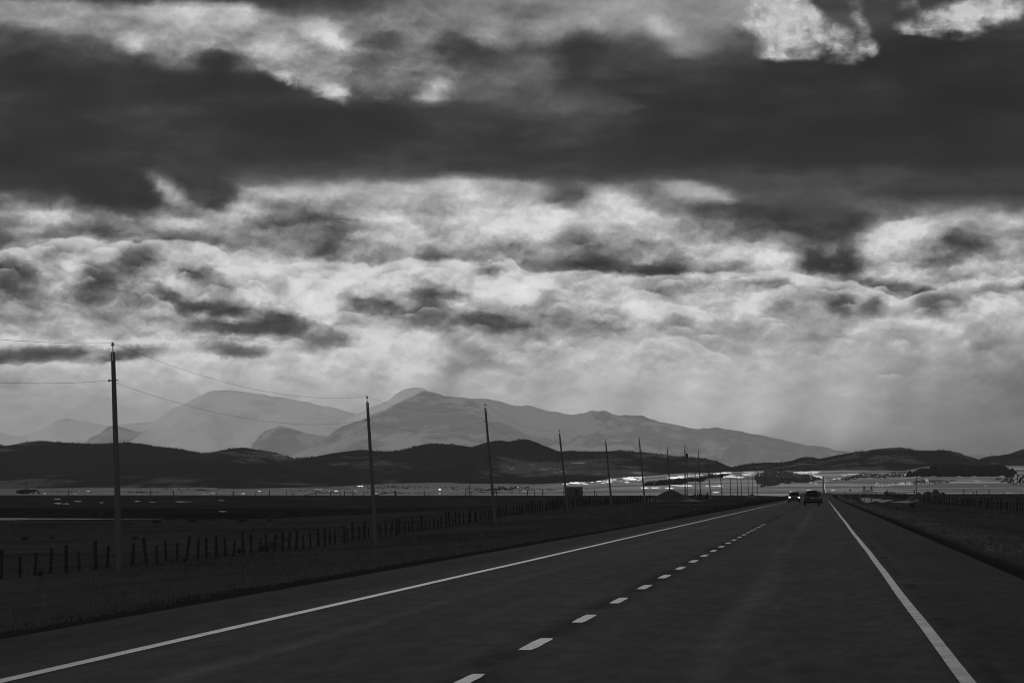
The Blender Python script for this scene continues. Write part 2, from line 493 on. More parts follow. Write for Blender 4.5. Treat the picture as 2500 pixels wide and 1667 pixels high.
ell(A, 1330, 190, 50, 44, 112, .7); ell(A, 1480, 268, 90, 16, 88, .7); ell(A, 1330, 262, 90, 28, 104, .6); ell(A, 1440, 300, 60, 18, 78, .6)
ell(A, 1180, 330, 160, 30, 64, .5); ell(A, 900, 320, 200, 30, 45, .8); ell(A, 130, 260, 50, 50, 50, .5); ell(A, 60, 330, 60, 70, 64, .4)
ell(A, 0, 410, 140, 34, 38, .9); ell(A, 330, 505, 90, 24, 52, .9); ell(A, 270, 480, 60, 30, 54, .8); ell(A, 575, 505, 36, 28, 70, .9)
ell(A, 455, 490, 70, 15, 172, .95, 42, .5); ell(A, 432, 470, 20, 13, 182, .9, 40)
ell(A, 60, 512, 40, 18, 126, .7); ell(A, 15, 520, 40, 22, 92, .7); ell(A, 160, 548, 70, 16, 190, .8, 8); ell(A, 300, 560, 70, 14, 165, .6)
area(A, [(620, 470), (800, 466), (1060, 452), (1090, 438), (1250, 440), (1330, 452)], [(620, 500), (1000, 500), (1330, 500)], 172, 9, .8)
ell(A, 1150, 472, 40, 26, 196, .9, 35); ell(A, 740, 545, 70, 16, 104, .8); ell(A, 690, 560, 50, 14, 108, .7); ell(A, 620, 530, 40, 26, 195, .8)
ell(A, 950, 545, 80, 18, 196, .8, 12); ell(A, 1050, 520, 90, 16, 158, .7); ell(A, 850, 570, 46, 26, 98, .9); ell(A, 815, 630, 40, 36, 98, .85, 60)
ell(A, 480, 560, 80, 14, 188, .8); ell(A, 300, 582, 44, 14, 112, .7); ell(A, 540, 602, 60, 12, 122, .7); ell(A, 400, 585, 40, 10, 130, .5)
ell(A, 1000, 585, 110, 14, 186, .7); ell(A, 1180, 560, 90, 30, 190, .7); ell(A, 1120, 632, 90, 12, 136, .8)
ell(A, 25, 610, 70, 32, 106, .9)
# middle band, right half
ell(A, 1390, 480, 56, 22, 96, .9); ell(A, 1510, 488, 56, 20, 188, .9, 15); ell(A, 1320, 530, 70, 26, 198, .8); ell(A, 1540, 525, 60, 20, 206, .8)
ell(A, 1690, 466, 80, 20, 166, .95, 8); ell(A, 1760, 484, 40, 12, 170, .8, 15); ell(A, 1770, 515, 90, 18, 82, .9); ell(A, 1630, 505, 50, 12, 120, .6)
ell(A, 1980, 525, 130, 34, 76, .9, 4); ell(A, 2000, 560, 90, 26, 82, .9); ell(A, 1780, 556, 70, 14, 112, .8)
ell(A, 1330, 560, 60, 40, 192, .8); ell(A, 1410, 610, 70, 40, 132, .85); ell(A, 1530, 630, 60, 16, 160, .6)
ell(A, 1480, 652, 130, 16, 94, .95); ell(A, 1600, 655, 90, 14, 98, .95)
ell(A, 1620, 575, 46, 20, 182, .8); ell(A, 1740, 620, 70, 34, 186, .9); ell(A, 1860, 630, 70, 34, 192, .9); ell(A, 1700, 650, 40, 14, 170, .8); ell(A, 1900, 590, 40, 12, 170, .6)
ell(A, 1985, 640, 40, 28, 84, .95); ell(A, 2065, 650, 46, 18, 88, .95); ell(A, 2018, 612, 14, 26, 150, .8, 10); ell(A, 1990, 600, 26, 10, 100, .6)
ell(A, 2140, 590, 44, 40, 196, .9); ell(A, 2210, 560, 80, 22, 192, .8); ell(A, 2340, 595, 48, 28, 92, .95, 10); ell(A, 2300, 640, 46, 18, 96, .8); ell(A, 2400, 560, 30, 30, 106, .7)
ell(A, 2440, 545, 60, 20, 180, .7); ell(A, 2420, 655, 60, 22, 190, .8); ell(A, 2200, 670, 70, 14, 188, .8); ell(A, 2470, 620, 40, 30, 180, .7)
ell(A, 2130, 700, 80, 14, 104, .9, 12); ell(A, 2210, 712, 34, 16, 108, .9)
# --- long cloud bank with a bright crest
BANK = [(-300, 640), (0, 650), (40, 645), (70, 628), (95, 622), (125, 632), (150, 615), (170, 605), (230, 602), (290, 605), (310, 612), (360, 608), (420, 603), (470, 602), (520, 605), (560, 618), (590, 635), (620, 655), (700, 655), (780, 650), (860, 650), (930, 655), (990, 638), (1010, 635), (1060, 645), (1130, 638), (1170, 650), (1230, 635), (1250, 635), (1280, 655), (1305, 668), (1390, 670), (1440, 660), (1470, 668), (1520, 680), (1580, 680), (1660, 675), (1700, 670), (1780, 667), (1830, 665), (1900, 662), (1960, 668), (1990, 680), (2050, 685), (2100, 695), (2160, 715), (2215, 738), (2225, 715), (2250, 705), (2270, 708), (2300, 700), (2340, 690), (2400, 685), (2440, 690), (2470, 685), (2500, 672), (2800, 660)]
rim(A, BANK, 205, 5, 34, .7)
for (x, y, rx, ry, v, a_, r_) in [
    (95, 690, 62, 40, 92, .95, 20), (140, 735, 34, 34, 108, .8, 60), (180, 640, 40, 12, 120, .7, 0), (225, 690, 34, 70, 192, .9, 10),
    (365, 655, 52, 38, 94, .95, -20), (290, 715, 40, 44, 96, .9, 55), (270, 745, 28, 20, 96, .7, 0), (500, 680, 52, 16, 92, .95, 8), (450, 690, 50, 30, 190, .7, 30), (560, 700, 40, 20, 120, .6, 20),
    (460, 745, 60, 24, 82, .95, 25), (540, 778, 62, 28, 76, .95, 12), (640, 790, 70, 30, 76, .95, 0), (740, 795, 56, 26, 84, .95, 0), (560, 810, 80, 12, 90, .9, 0), (680, 812, 100, 12, 88, .9, 0),
    (535, 785, 18, 17, 184, .9, 0), (600, 791, 26, 8, 190, .9, 10), (655, 778, 22, 22, 150, .8, 30), (440, 770, 40, 24, 192, .8, 40), (385, 745, 26, 14, 110, .6, 0),
    (700, 720, 90, 34, 204, .8, 15), (660, 670, 70, 20, 208, .7, 0), (800, 765, 60, 34, 200, .8, 20), (720, 700, 16, 44, 150, .5, 0),
    (960, 762, 60, 18, 90, .95, 12), (900, 742, 34, 12, 110, .8, 0), (1075, 735, 48, 30, 88, .95, 20), (1075, 770, 70, 22, 94, .9, 0), (1000, 745, 10, 30, 150, .7, 10), (1130, 752, 34, 11, 198, .95, 38), (1165, 772, 30, 9, 190, .9, 20),
    (1210, 790, 90, 20, 98, .95, 4), (1030, 690, 36, 16, 132, .8, 0), (1205, 664, 26, 12, 100, .9, 0), (1260, 700, 60, 40, 200, .7, 0), (960, 690, 60, 30, 200, .6, 0),
    (1290, 720, 40, 30, 200, .7, 0), (1340, 740, 22, 34, 140, .7, 0), (1390, 790, 70, 20, 106, .95, 4), (1490, 800, 60, 12, 112, .9, 6), (1270, 805, 70, 12, 104, .9, 0), (1420, 700, 60, 34, 168, .8, 30), (1470, 770, 60, 16, 165, .8, 20),
    (1580, 690, 60, 8, 170, .8, 0), (1620, 712, 60, 14, 128, .8, -8), (1690, 700, 40, 8, 140, .7, -8), (1805, 690, 34, 12, 104, .9, -10), (1880, 690, 40, 12, 110, .9, 5), (1720, 720, 60, 14, 180, .7, 0),
    (1580, 745, 60, 34, 196, .8, 30), (1700, 755, 60, 30, 200, .8, 30), (1835, 760, 46, 24, 206, .8, 0), (1960, 735, 34, 26, 150, .7, 30), (2035, 730, 34, 20, 112, .9, 20), (2075, 748, 44, 24, 100, .95, 20), (2140, 748, 30, 24, 92, .95, -30), (2098, 740, 9, 24, 170, .9, 10), (2000, 715, 40, 10, 150, .6, 0),
    (1960, 800, 40, 28, 142, .85, 40), (1880, 815, 70, 20, 152, .8, 15), (2270, 738, 44, 26, 104, .9, 30), (2330, 728, 30, 14, 118, .8, 0), (2380, 712, 26, 10, 150, .7, 0), (2440, 705, 40, 8, 140, .7, 0), (2430, 745, 70, 26, 182, .8, 0), (2490, 690, 24, 10, 100, .8, -20),
    (250, 795, 220, 12, 150, .8, 0), (30, 755, 50, 26, 128, .8, 0), (120, 780, 70, 16, 170, .7, 0), (815, 838, 72, 22, 122, .9, 0), (900, 800, 60, 20, 176, .7, 30),
    (1150, 850, 110, 20, 128, .9, 27), (1215, 885, 60, 18, 124, .9, 15), (1130, 900, 60, 14, 150, .6, 0), (1050, 840, 40, 30, 196, .7, 0), (1010, 905, 60, 14, 206, .6, 0),
    (1390, 840, 60, 14, 190, .7, 0), (1280, 860, 40, 14, 140, .6, 0), (1400, 885, 40, 14, 184, .7, 0), (1270, 885, 26, 14, 208, .7, 0), (1340, 880, 30, 16, 176, .5, 0)]:
    if v < 116: ell(A, x + rx * .15, y + ry * .35, rx * 1.7, ry * 1.8, 146, .5, r_, .85)
    ell(A, x, y, rx, ry, v, a_, r_)
# billows low on the left
LOWL = [(-300, 846), (0, 852), (60, 846), (160, 842), (240, 846), (290, 838), (400, 834), (480, 838), (530, 830), (600, 832), (680, 846), (760, 852), (800, 860)]
rim(A, LOWL, 200, 6, 14, .6)
for (x, y, rx, ry, v, a_, r_) in [(140, 872, 92, 20, 92, .95, -4), (30, 890, 60, 16, 96, .95, -6), (230, 870, 40, 16, 100, .9, 0), (345, 872, 62, 16, 98, .95, -10), (400, 862, 50, 10, 112, .8, 0), (605, 860, 64, 16, 100, .95, 6), (560, 850, 30, 10, 112, .7, 0), (650, 870, 30, 12, 108, .8, 0), (755, 858, 40, 10, 136, .8, 0), (370, 892, 60, 8, 190, .8, -6), (520, 880, 60, 12, 196, .7, 0), (225, 896, 50, 8, 196, .8, 0), (75, 940, 36, 16, 138, .6, 20)]:
    ell(A, x, y, rx, ry, v, a_, r_)
# sloping bank right of the middle
rim(A, [(1500, 880), (1560, 850), (1600, 830), (1640, 820), (1720, 842), (1770, 868), (1800, 890), (1830, 925)], 204, 7, 26, .75)
ell(A, 1730, 838, 90, 16, 150, .8, 14); ell(A, 1700, 872, 40, 16, 160, .7, 20); ell(A, 1865, 892, 36, 12, 204, .85, 25); ell(A, 1868, 860, 20, 9, 196, .8); ell(A, 1800, 800, 60, 14, 156, .7, 10)
ell(A, 1560, 880, 50, 18, 190, .6)
rim(A, [(2050, 850), (2075, 815), (2100, 790), (2150, 780), (2210, 778), (2290, 785), (2330, 800), (2360, 830)], 204, 7, 30, .8)
ell(A, 2250, 805, 50, 12, 160, .7, 8); ell(A, 2420, 830, 60, 30, 150, .7); ell(A, 2150, 830, 60, 18, 188, .6)
# rain shafts at the right
for (x_, w_, v_) in ((980, 30, 178), (1090, 26, 150), (1200, 34, 172), (1330, 30, 156), (1440, 40, 172), (1560, 34, 158), (1690, 50, 176), (1860, 44, 178), (1950, 36, 160), (2070, 46, 166), (2200, 40, 146), (2290, 30, 150)):
    ell(A, x_, 970, w_ * .8, 110, v_ + (22 if v_ > 165 else -16), .65, 16, .7)
ell(A, 2480, 960, 40, 70, 108, .7); ell(A, 2330, 1030, 60, 40, 124, .5); ell(A, 1900, 960, 60, 70, 174, .5, 12); ell(A, 2130, 980, 40, 80, 160, .4, 12)

ARC1 = [(1490, 880), (1530, 860), (1560, 845), (1600, 828), (1640, 816), (1680, 824), (1720, 842), (1770, 868), (1800, 890), (1840, 925)]
ARC2 = [(2045, 850), (2060, 828), (2080, 806), (2100, 790), (2150, 780), (2210, 776), (2290, 785), (2330, 800), (2370, 830)]
HEADS = [[(-50, 908), (20, 905), (60, 898), (110, 903), (150, 895), (185, 890), (215, 897), (240, 890), (290, 902), (320, 888), (360, 885), (395, 884), (430, 894)], [(490, 872), (510, 852), (530, 842), (560, 832), (600, 838), (650, 842), (680, 862)],
         [(1540, 750), (1560, 738), (1600, 732), (1650, 742), (1700, 752), (1740, 775), (1780, 805)], [(1990, 722), (2030, 706), (2080, 703), (2130, 722)]]
HEADS2 = [[(-60, 705), (0, 712), (30, 725), (60, 745), (100, 790)], [(180, 668), (190, 650), (210, 640), (250, 640), (280, 658)], [(390, 738), (400, 733), (440, 740), (465, 760), (495, 795)], [(515, 780), (535, 768), (560, 778)], [(570, 790), (600, 780), (640, 788)], [(835, 735), (880, 752), (930, 792)], [(1090, 738), (1110, 735), (1140, 742), (1195, 776)], [(1640, 714), (1690, 700), (1750, 690), (1810, 700)], [(2135, 565), (2160, 545), (2190, 538), (2270, 532)]]
def domes(seed, n, ylo, yhi, x0=-200, x1=2700):
    """a row of small cauliflower heads along the bank"""
    r = random.Random(seed); runs = []; x = x0 + r.random() * 60
    while x < x1:
        w = r.uniform(46, 130); h = w * r.uniform(.16, .34)
        yb = r.uniform(ylo, yhi) + float(np.interp(x + w / 2, [q[0] for q in BANK], [q[1] for q in BANK])) - 650
        sk = r.uniform(-.3, .3)
        runs.append([(x + w * (.5 + .5 * math.cos(t) * (1 + 0)), yb - h * math.sin(t) * (1 + sk * math.cos(t)) + .06 * w * math.cos(t) * sk) for t in [math.pi - math.pi * k / 10 for k in range(11)]])
        x += w + r.uniform(34, 130)
    return runs


# --- hard-edged, ragged sunlit cloud
C = CRISP
area(C, [(1760, -120), (1968, -120), (1975, 10), (1985, 30), (2030, 55), (2090, 90), (2120, 100)],
     [(1760, 40), (1800, 72), (1850, 100), (1862, 140), (1900, 156), (1960, 150), (2000, 150), (2060, 165), (2120, 150)], 1.0, 16)
ell(C, 1930, 80, 70, 60, 1.0, 1, 30); ell(C, 1890, 132, 44, 22, .95, .9); ell(C, 2000, 95, 60, 40, .85, .9, 40); ell(C, 2065, 125, 50, 34, .62, .9, 30)
ell(C, 2090, 40, 22, 50, .66, 1, -15); ell(C, 2120, 110, 18, 46, .66, 1, -22); ell(C, 2040, 160, 40, 12, .62, .9, 10)
ell(C, 2360, 50, 120, 44, .98, 1, -6); ell(C, 2450, 20, 60, 40, .95, 1); ell(C, 2250, 70, 46, 26, .66, .9, 25); ell(C, 2212, 80, 20, 22, .72, 1); ell(C, 2212, 20, 30, 22, .64, 1); ell(C, 2184, 74, 10, 20, .56, 1); ell(C, 2330, 100, 60, 14, .6, .9)
ell(C, 2600, 0, 120, 50, .8, 1); ell(C, 1765, 20, 70, 90, .25, .9, 0, .8)
for (x, y, rx, ry, v, r_) in [(655, 158, 30, 16, .72, 30), (690, 192, 36, 18, .72, 35), (735, 212, 30, 14, .74, 20), (770, 232, 34, 15, .72, 25), (808, 235, 40, 19, .86, 30), (850, 246, 30, 18, .8, 40), (700, 196, 40, 20, .8, 35), (760, 222, 40, 16, .8, 22), (862, 262, 12, 16, .68, 0), (920, 258, 40, 10, .52, 0), (968, 250, 20, 14, .52, 0), (664, 248, 14, 9, .54, 40), (720, 260, 7, 12, .5, 60), (640, 140, 20, 14, .65, 0), (1040, 112, 20, 10, .6, 20), (1200, 125, 30, 12, .55, 40)]:
    ell(C, x, y, rx, ry, v, 1, r_)

ell(A, 1640, 950, 380, 90, 186, .45, 0, .8)
# --- billowy or smooth
T = TEX
rows(T, [(-120, [(-300, .3), (2800, .3)]), (0, [(-300, .35), (900, .3), (1500, .25), (2000, .15), (2800, .2)]), (80, [(-300, .5), (500, .5), (1000, .55), (1600, .35), (2000, .2), (2800, .2)]),
         (170, [(-300, .35), (300, .4), (600, .75), (1000, .65), (1300, .4), (1800, .3), (2800, .15)]),
         (260, [(-300, .3), (600, .35), (950, .4), (1300, .35), (2800, .2)]), (340, [(-300, .25), (2800, .2)]), (420, [(-300, .36), (2800, .3)]),
         (460, [(-300, .35), (400, .4), (900, .35), (1500, .4), (2200, .25), (2800, .25)]), (520, [(-300, .7), (900, .75), (1500, .75), (2000, .4), (2800, .7)]), (600, [(-300, .8), (2800, .85)]),
         (720, [(-300, 1), (1500, 1), (2100, .9), (2800, 1)]), (800, [(-300, .9), (1400, .85), (2000, .6), (2800, .6)]), (870, [(-300, .85), (900, .8), (1400, .6), (2000, .35), (2800, .3)]), (940, [(-300, .45), (1200, .36), (1900, .25), (2800, .2)]), (1030, [(-300, .12), (2800, .12)]), (1240, [(-300, .03), (2800, .03)])])


def make_world():
    w = bpy.data.worlds.new('World'); scene.world = w; w.use_nodes = True
    nt = w.node_tree; nt.nodes.clear()
    out = N(nt, 'ShaderNodeOutputWorld'); bg = N(nt, 'ShaderNodeBackground')
    tc = N(nt, 'ShaderNodeTexCoord'); D = tc.outputs['Generated']
    nd = vec_(nt, 'NORMALIZE', D)
    sx = N(nt, 'ShaderNodeSeparateXYZ'); link(nt, nd, sx.inputs[0])
    az = math_(nt, 'ARCTAN2', sx.outputs['X'], sx.outputs['Y'])
    el = math_(nt, 'ARCSINE', sx.outputs['Z'])
    # layout units: 7500 to the radian, so that the tables above can be read off a picture
    ppx = math_(nt, 'MULTIPLY_ADD', az, 7430.0, CX)
    ppy = math_(nt, 'MULTIPLY_ADD', el, -7500.0, HY)
    cb = N(nt, 'ShaderNodeCombineXYZ'); link(nt, ppx, cb.inputs[0]); link(nt, ppy, cb.inputs[1])
    p0 = cb.outputs[0]

    def uv(p):
        s = N(nt, 'ShaderNodeSeparateXYZ'); link(nt, p, s.inputs[0])
        u = math_(nt, 'MULTIPLY', math_(nt, 'SUBTRACT', s.outputs[0], GX0), 1 / (GX1 - GX0), clamp=True)
        r = math_(nt, 'MULTIPLY', math_(nt, 'SUBTRACT', s.outputs[1], GY0), (NR - 1) / (GY1 - GY0))
        r = math_(nt, 'MINIMUM', math_(nt, 'MAXIMUM', r, 0.0), float(NR - 1))
        c = N(nt, 'ShaderNodeCombineXYZ')
        for i in range(3): link(nt, u, c.inputs[i])
        c2 = N(nt, 'ShaderNodeCombineXYZ')
        for i in range(3): link(nt, r, c2.inputs[i])
        return c.outputs[0], c2.outputs[0]

    def table(arrs, p, every=1):
        """look several maps up at p; rows are blended linearly"""
        U, R = uv(p)
        acc = [None] * len(arrs)
        if every > 1:
            R = vec_(nt, 'SCALE', R); R.node.inputs['Scale'].default_value = 1.0 / every
        for k in range(0, (NR - 1) // every + 1, 3):
            wgt = vec_(nt, 'MAXIMUM', vec_(nt, 'MULTIPLY_ADD', vec_(nt, 'ABSOLUTE', vec_(nt, 'SUBTRACT', R, (k, k + 1, k + 2))), (-1, -1, -1), (1, 1, 1)), (0, 0, 0))
            for ai, arr in enumerate(arrs):
                cv = N(nt, 'ShaderNodeVectorCurve'); link(nt, U, cv.inputs['Vector'])
                mp = cv.mapping; mp.use_clip = False
                for ch in range(3):
                    rr = min((k + ch) * every, NR - 1)
                    row = arr[rr]
                    cu = mp.curves[ch]; n = 128
                    xs = np.linspace(0, 1, n); ys = np.interp(xs, np.linspace(0, 1, NW), row)
                    cu.points[0].location = (0, float(ys[0])); cu.points[1].location = (1, float(ys[-1]))
                    for x_, y_ in zip(xs[1:-1], ys[1:-1]): cu.points.new(float(x_), float(y_))
                    for q in cu.points: q.handle_type = 'VECTOR'
                mp.update()
                acc[ai] = vec_(nt, 'MULTIPLY', cv.outputs[0], wgt) if acc[ai] is None else vec_(nt, 'MULTIPLY_ADD', cv.outputs[0], wgt, acc[ai])
        return [vec_(nt, 'DOT_PRODUCT', a_, (1, 1, 1)) for a_ in acc]

    tex = table([TEX], p0, 3)[0]
    # swirl the layout so that its outlines break up
    w0 = noise_(nt, vec_(nt, 'MULTIPLY', p0, (1 / 460, 1 / 260, 0)), 1.0, 2, 0.5)
    sw0 = vec_(nt, 'MULTIPLY', vec_(nt, 'SUBTRACT', w0.outputs['Color'], (0.5, 0.5, 0.5)), (44, 14, 0))
    pa = vec_(nt, 'MULTIPLY', p0, (1 / 92, 1 / 72, 0))
    w1 = noise_(nt, pa, 1.0, 10, 0.73)
    warp = vec_(nt, 'SUBTRACT', w1.outputs['Color'], (0.5, 0.5, 0.5))
    amp = math_(nt, 'MULTIPLY_ADD', tex, 56.0, 14.0)
    ws = N(nt, 'ShaderNodeVectorMath', operation='SCALE'); link(nt, warp, ws.inputs[0]); link(nt, amp, ws.inputs['Scale'])
    p1 = vec_(nt, 'ADD', vec_(nt, 'ADD', p0, sw0), vec_(nt, 'MULTIPLY', ws.outputs[0], (1.15, 0.85, 0)))
    base, crisp = table([BASE / 255.0, CRISP], p1)
    # billows: soft lumps lit from above
    wv = vec_(nt, 'SCALE', warp); wv.node.inputs['Scale'].default_value = 60.0
    pw = vec_(nt, 'ADD', p0, wv)

    def lump(off, sx_, sy_, det, ro):
        q = vec_(nt, 'MULTIPLY', vec_(nt, 'ADD', pw, off), (1 / sx_, 1 / sy_, 0))
        return noise_(nt, q, 1.0, det, ro).outputs[0]
    r1 = math_(nt, 'SUBTRACT', lump((0, 0, 0), 90, 64, 6, 0.56), lump((4, 13, 0), 90, 64, 6, 0.56))
    fn = lump((900, 300, 0), 120, 74, 10, 0.67)
    fn2 = noise_(nt, vec_(nt, 'MULTIPLY', p0, (1 / 300, 1 / 95, 0)), 1.0, 8, 0.6)
    d = math_(nt, 'MULTIPLY', math_(nt, 'SUBTRACT', fn, 0.5), 0.80)
    d = math_(nt, 'MULTIPLY_ADD', r1, 0.80, d)
    # relief shows in the lit cloud, hardly in the dark deck
    lit = math_(nt, 'MULTIPLY', tex, smooth_(nt, base, 0.12, 0.5))
    # a firmer contrast where the cloud is billowy
    up_ = math_(nt, 'SUBTRACT', base, 0.66)
    gn = math_(nt, 'ADD', math_(nt, 'MAXIMUM', up_, 0.0), math_(nt, 'MULTIPLY', math_(nt, 'MINIMUM', up_, 0.0), 0.6))
    bc = math_(nt, 'MULTIPLY_ADD', gn, math_(nt, 'MULTIPLY', tex, 0.95), base)
    L = math_(nt, 'MULTIPLY_ADD', d, lit, bc)
    # thin bright filaments where cloud edges catch the light from behind
    rg = N(nt, 'ShaderNodeTexNoise', noise_type='RIDGED_MULTIFRACTAL')
    link(nt, vec_(nt, 'MULTIPLY', pw, (1 / 170, 1 / 95, 0)), rg.inputs['Vector'])
    rg.inputs['Scale'].default_value = 1.0; rg.inputs['Detail'].default_value = 5; rg.inputs['Roughness'].default_value = 0.55
    rg.inputs['Lacunarity'].default_value = 2.1; rg.inputs['Offset'].default_value = 0.9; rg.inputs['Gain'].default_value = 1.6
    rv = math_(nt, 'SUBTRACT', math_(nt, 'MINIMUM', rg.outputs[0], 1.6), 0.55)
    L = math_(nt, 'MULTIPLY_ADD', math_(nt, 'MULTIPLY', rv, 0.11), lit, L)
    # crests: crisp sunlit upper outlines of the cloud banks
    sp_ = N(nt, 'ShaderNodeSeparateXYZ')
    e1 = noise_(nt, vec_(nt, 'MULTIPLY', p0, (1 / 46, 1 / 40, 0)), 1.0, 6, 0.55)
    e2 = noise_(nt, vec_(nt, 'MULTIPLY', p0, (1 / 190, 1 / 150, 0)), 1.0, 3, 0.5)
    pe = vec_(nt, 'ADD', p0, vec_(nt, 'MULTIPLY', vec_(nt, 'SUBTRACT', e1.outputs['Color'], (.5, .5, .5)), (40, 34, 0)))
    pe = vec_(nt, 'ADD', pe, vec_(nt, 'MULTIPLY', vec_(nt, 'SUBTRACT', e2.outputs['Color'], (.5, .5, .5)), (30, 14, 0)))
    link(nt, pe, sp_.inputs[0])
    ue = math_(nt, 'MULTIPLY', math_(nt, 'SUBTRACT', sp_.outputs[0], GX0), 1 / (GX1 - GX0), clamp=True)
    cu_ = N(nt, 'ShaderNodeCombineXYZ')
    for i in range(3): link(nt, ue, cu_.inputs[i])

    def three(rows_):
        cv = N(nt, 'ShaderNodeVectorCurve'); link(nt, cu_.outputs[0], cv.inputs['Vector'])
        mp = cv.mapping; mp.use_clip = False
        for ch, ys in enumerate(rows_):
            cc_ = mp.curves[ch]; n = len(ys); xs = np.linspace(0, 1, n)
            cc_.points[0].location = (0, float(ys[0])); cc_.points[1].location = (1, float(ys[-1]))
            for x_, y_ in zip(xs[1:-1], ys[1:-1]): cc_.points.new(float(x_), float(y_))
            for q in cc_.points: q.handle_type = 'VECTOR'
        mp.update()
        so = N(nt, 'ShaderNodeSeparateXYZ'); link(nt, cv.outputs[0], so.inputs[0])
        return so.outputs

    def crests(lines, L):
        X_ = GX0 + np.linspace(0, 1, 240) * (GX1 - GX0)
        hs, ms = [], []
        for (runs, up, w_, dk) in lines:
            allp = [q for r in runs for q in r]
            hs.append(np.interp(X_, [q[0] for q in allp], [q[1] for q in allp]) / 1300.0)
            m_ = np.zeros_like(X_)
            for r in runs: m_ = np.maximum(m_, sstep(8, max(24, min(80, (r[-1][0] - r[0][0]) * .48)), X_ - r[0][0]) * sstep(8, max(24, min(80, (r[-1][0] - r[0][0]) * .48)), r[-1][0] - X_))
            ms.append(m_)
        H_, M_ = three(hs), three(ms)
        for ch, (runs, up, w_, dk) in enumerate(lines):
            dd = math_(nt, 'MULTIPLY_ADD', H_[ch], -1300.0, sp_.outputs[1])
            ins = smooth_(nt, dd, -3.0, 5.0)
            fall = math_(nt, 'EXPONENT', math_(nt, 'MULTIPLY', math_(nt, 'MAXIMUM', dd, 0.0), -1.0 / w_))
            k_ = math_(nt, 'MULTIPLY', math_(nt, 'MULTIPLY', ins, fall), math_(nt, 'MULTIPLY_ADD', e2.outputs[0], 2.4, up - 1.2), clamp=True)
            ab = math_(nt, 'MULTIPLY', math_(nt, 'SUBTRACT', 1.0, ins), math_(nt, 'EXPONENT', math_(nt, 'MULTIPLY', math_(nt, 'MINIMUM', dd, 0.0), 1.0 / 45)))
            L = math_(nt, 'MULTIPLY_ADD', math_(nt, 'MULTIPLY', ab, M_[ch]), -dk, L)
            L = mix_(nt, math_(nt, 'MULTIPLY', k_, M_[ch]), L, 0.87)
        return L
    L = crests([([BANK], 0.85, 15.0, 0.10), ([LOWL], 0.7, 8.0, 0.05), ([ARC1], 0.30, 11.0, 0.04)], L)
    L = crests([([ARC2], 0.28, 12.0, 0.04), (HEADS, 0.8, 8.0, 0.10), (HEADS2, 0.75, 8.0, 0.08)], L)
    dkk = math_(nt, 'SUBTRACT', 1.0, smooth_(nt, base, 0.2, 0.4))
    L = math_(nt, 'MULTIPLY_ADD', math_(nt, 'SUBTRACT', fn2.outputs[0], 0.45), mix_(nt, dkk, 0.12, 0.42), L)
    L = crests([(domes(3, 9, 676, 700), 0.95, 8.0, 0.15), (domes(8, 9, 700, 735), 0.95, 8.0, 0.15), (domes(5, 9, 742, 790), 0.75, 8.0, 0.12)], L)
    L = crests([(domes(12, 9, 790, 850), 0.62, 8.0, 0.09), (domes(21, 9, 850, 905), 0.45, 8.0, 0.06), (domes(30, 9, 565, 640, 430), 0.4, 9.0, 0.07)], L)
    # ragged bright cloud on top
    cn = noise_(nt, vec_(nt, 'MULTIPLY', vec_(nt, 'ADD', p0, wv), (1 / 74, 1 / 56, 0)), 1.0, 9, 0.57)
    cd = math_(nt, 'MULTIPLY_ADD', math_(nt, 'SUBTRACT', cn.outputs[0], 0.5), 1.9, crisp)
    al = math_(nt, 'MULTIPLY', smooth_(nt, cd, 0.16, 1.15), smooth_(nt, crisp, 0.02, 0.5))
    cl = math_(nt, 'ADD', math_(nt, 'MULTIPLY_ADD', d, 0.5, 0.63), math_(nt, 'MULTIPLY', smooth_(nt, cd, 0.4, 1.1), 0.16))
    L = mix_(nt, al, L, cl)
    L = math_(nt, 'MINIMUM', L, math_(nt, 'MULTIPLY_ADD', math_(nt, 'SUBTRACT', L, 0.86), 0.45, 0.86))
    L = math_(nt, 'MINIMUM', math_(nt, 'MAXIMUM', L, 0.02), 0.95)
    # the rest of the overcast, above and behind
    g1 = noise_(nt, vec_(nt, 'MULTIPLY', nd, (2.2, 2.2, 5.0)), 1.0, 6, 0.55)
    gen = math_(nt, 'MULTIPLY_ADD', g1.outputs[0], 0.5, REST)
    east_fill = math_(nt, 'MULTIPLY', math_(nt, 'SUBTRACT', 1.0, smooth_(nt, el, 0.25, 0.75)), smooth_(nt, math_(nt, 'ABSOLUTE', az), 0.9, 1.7))  # low sky behind the camera, brightness added to light the mountain faces
    gen = math_(nt, 'MULTIPLY_ADD', east_fill, 0.60, gen)
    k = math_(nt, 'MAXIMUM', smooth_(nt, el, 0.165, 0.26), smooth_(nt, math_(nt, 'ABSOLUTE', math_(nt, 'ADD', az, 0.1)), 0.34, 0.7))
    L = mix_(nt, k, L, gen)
    lin = math_(nt, 'POWER', L, 2.2)
    lin = math_(nt, 'MAXIMUM', math_(nt, 'SUBTRACT', lin, 0.010), math_(nt, 'MULTIPLY', lin, 0.55))
    # a little of the clear sky above comes through
    sky = N(nt, 'ShaderNodeTexSky', sky_type='NISHITA'); sky.sun_disc = False
    sky.sun_elevation = math.radians(15); sky.sun_rotation = math.radians(-7)
    bw = N(nt, 'ShaderNodeRGBToBW'); link(nt, sky.outputs[0], bw.inputs[0])
    tot = math_(nt, 'MULTIPLY_ADD', bw.outputs[0], 0.0001, lin)
    cc = N(nt, 'ShaderNodeCombineColor')
    for i in range(3): link(nt, tot, cc.inputs[i])
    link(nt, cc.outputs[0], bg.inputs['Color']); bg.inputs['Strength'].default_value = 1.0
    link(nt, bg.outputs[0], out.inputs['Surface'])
    w.cycles.sampling_method = 'MANUAL'; w.cycles.sample_map_resolution = 1024


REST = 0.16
SUN_E = 0.5
make_world()

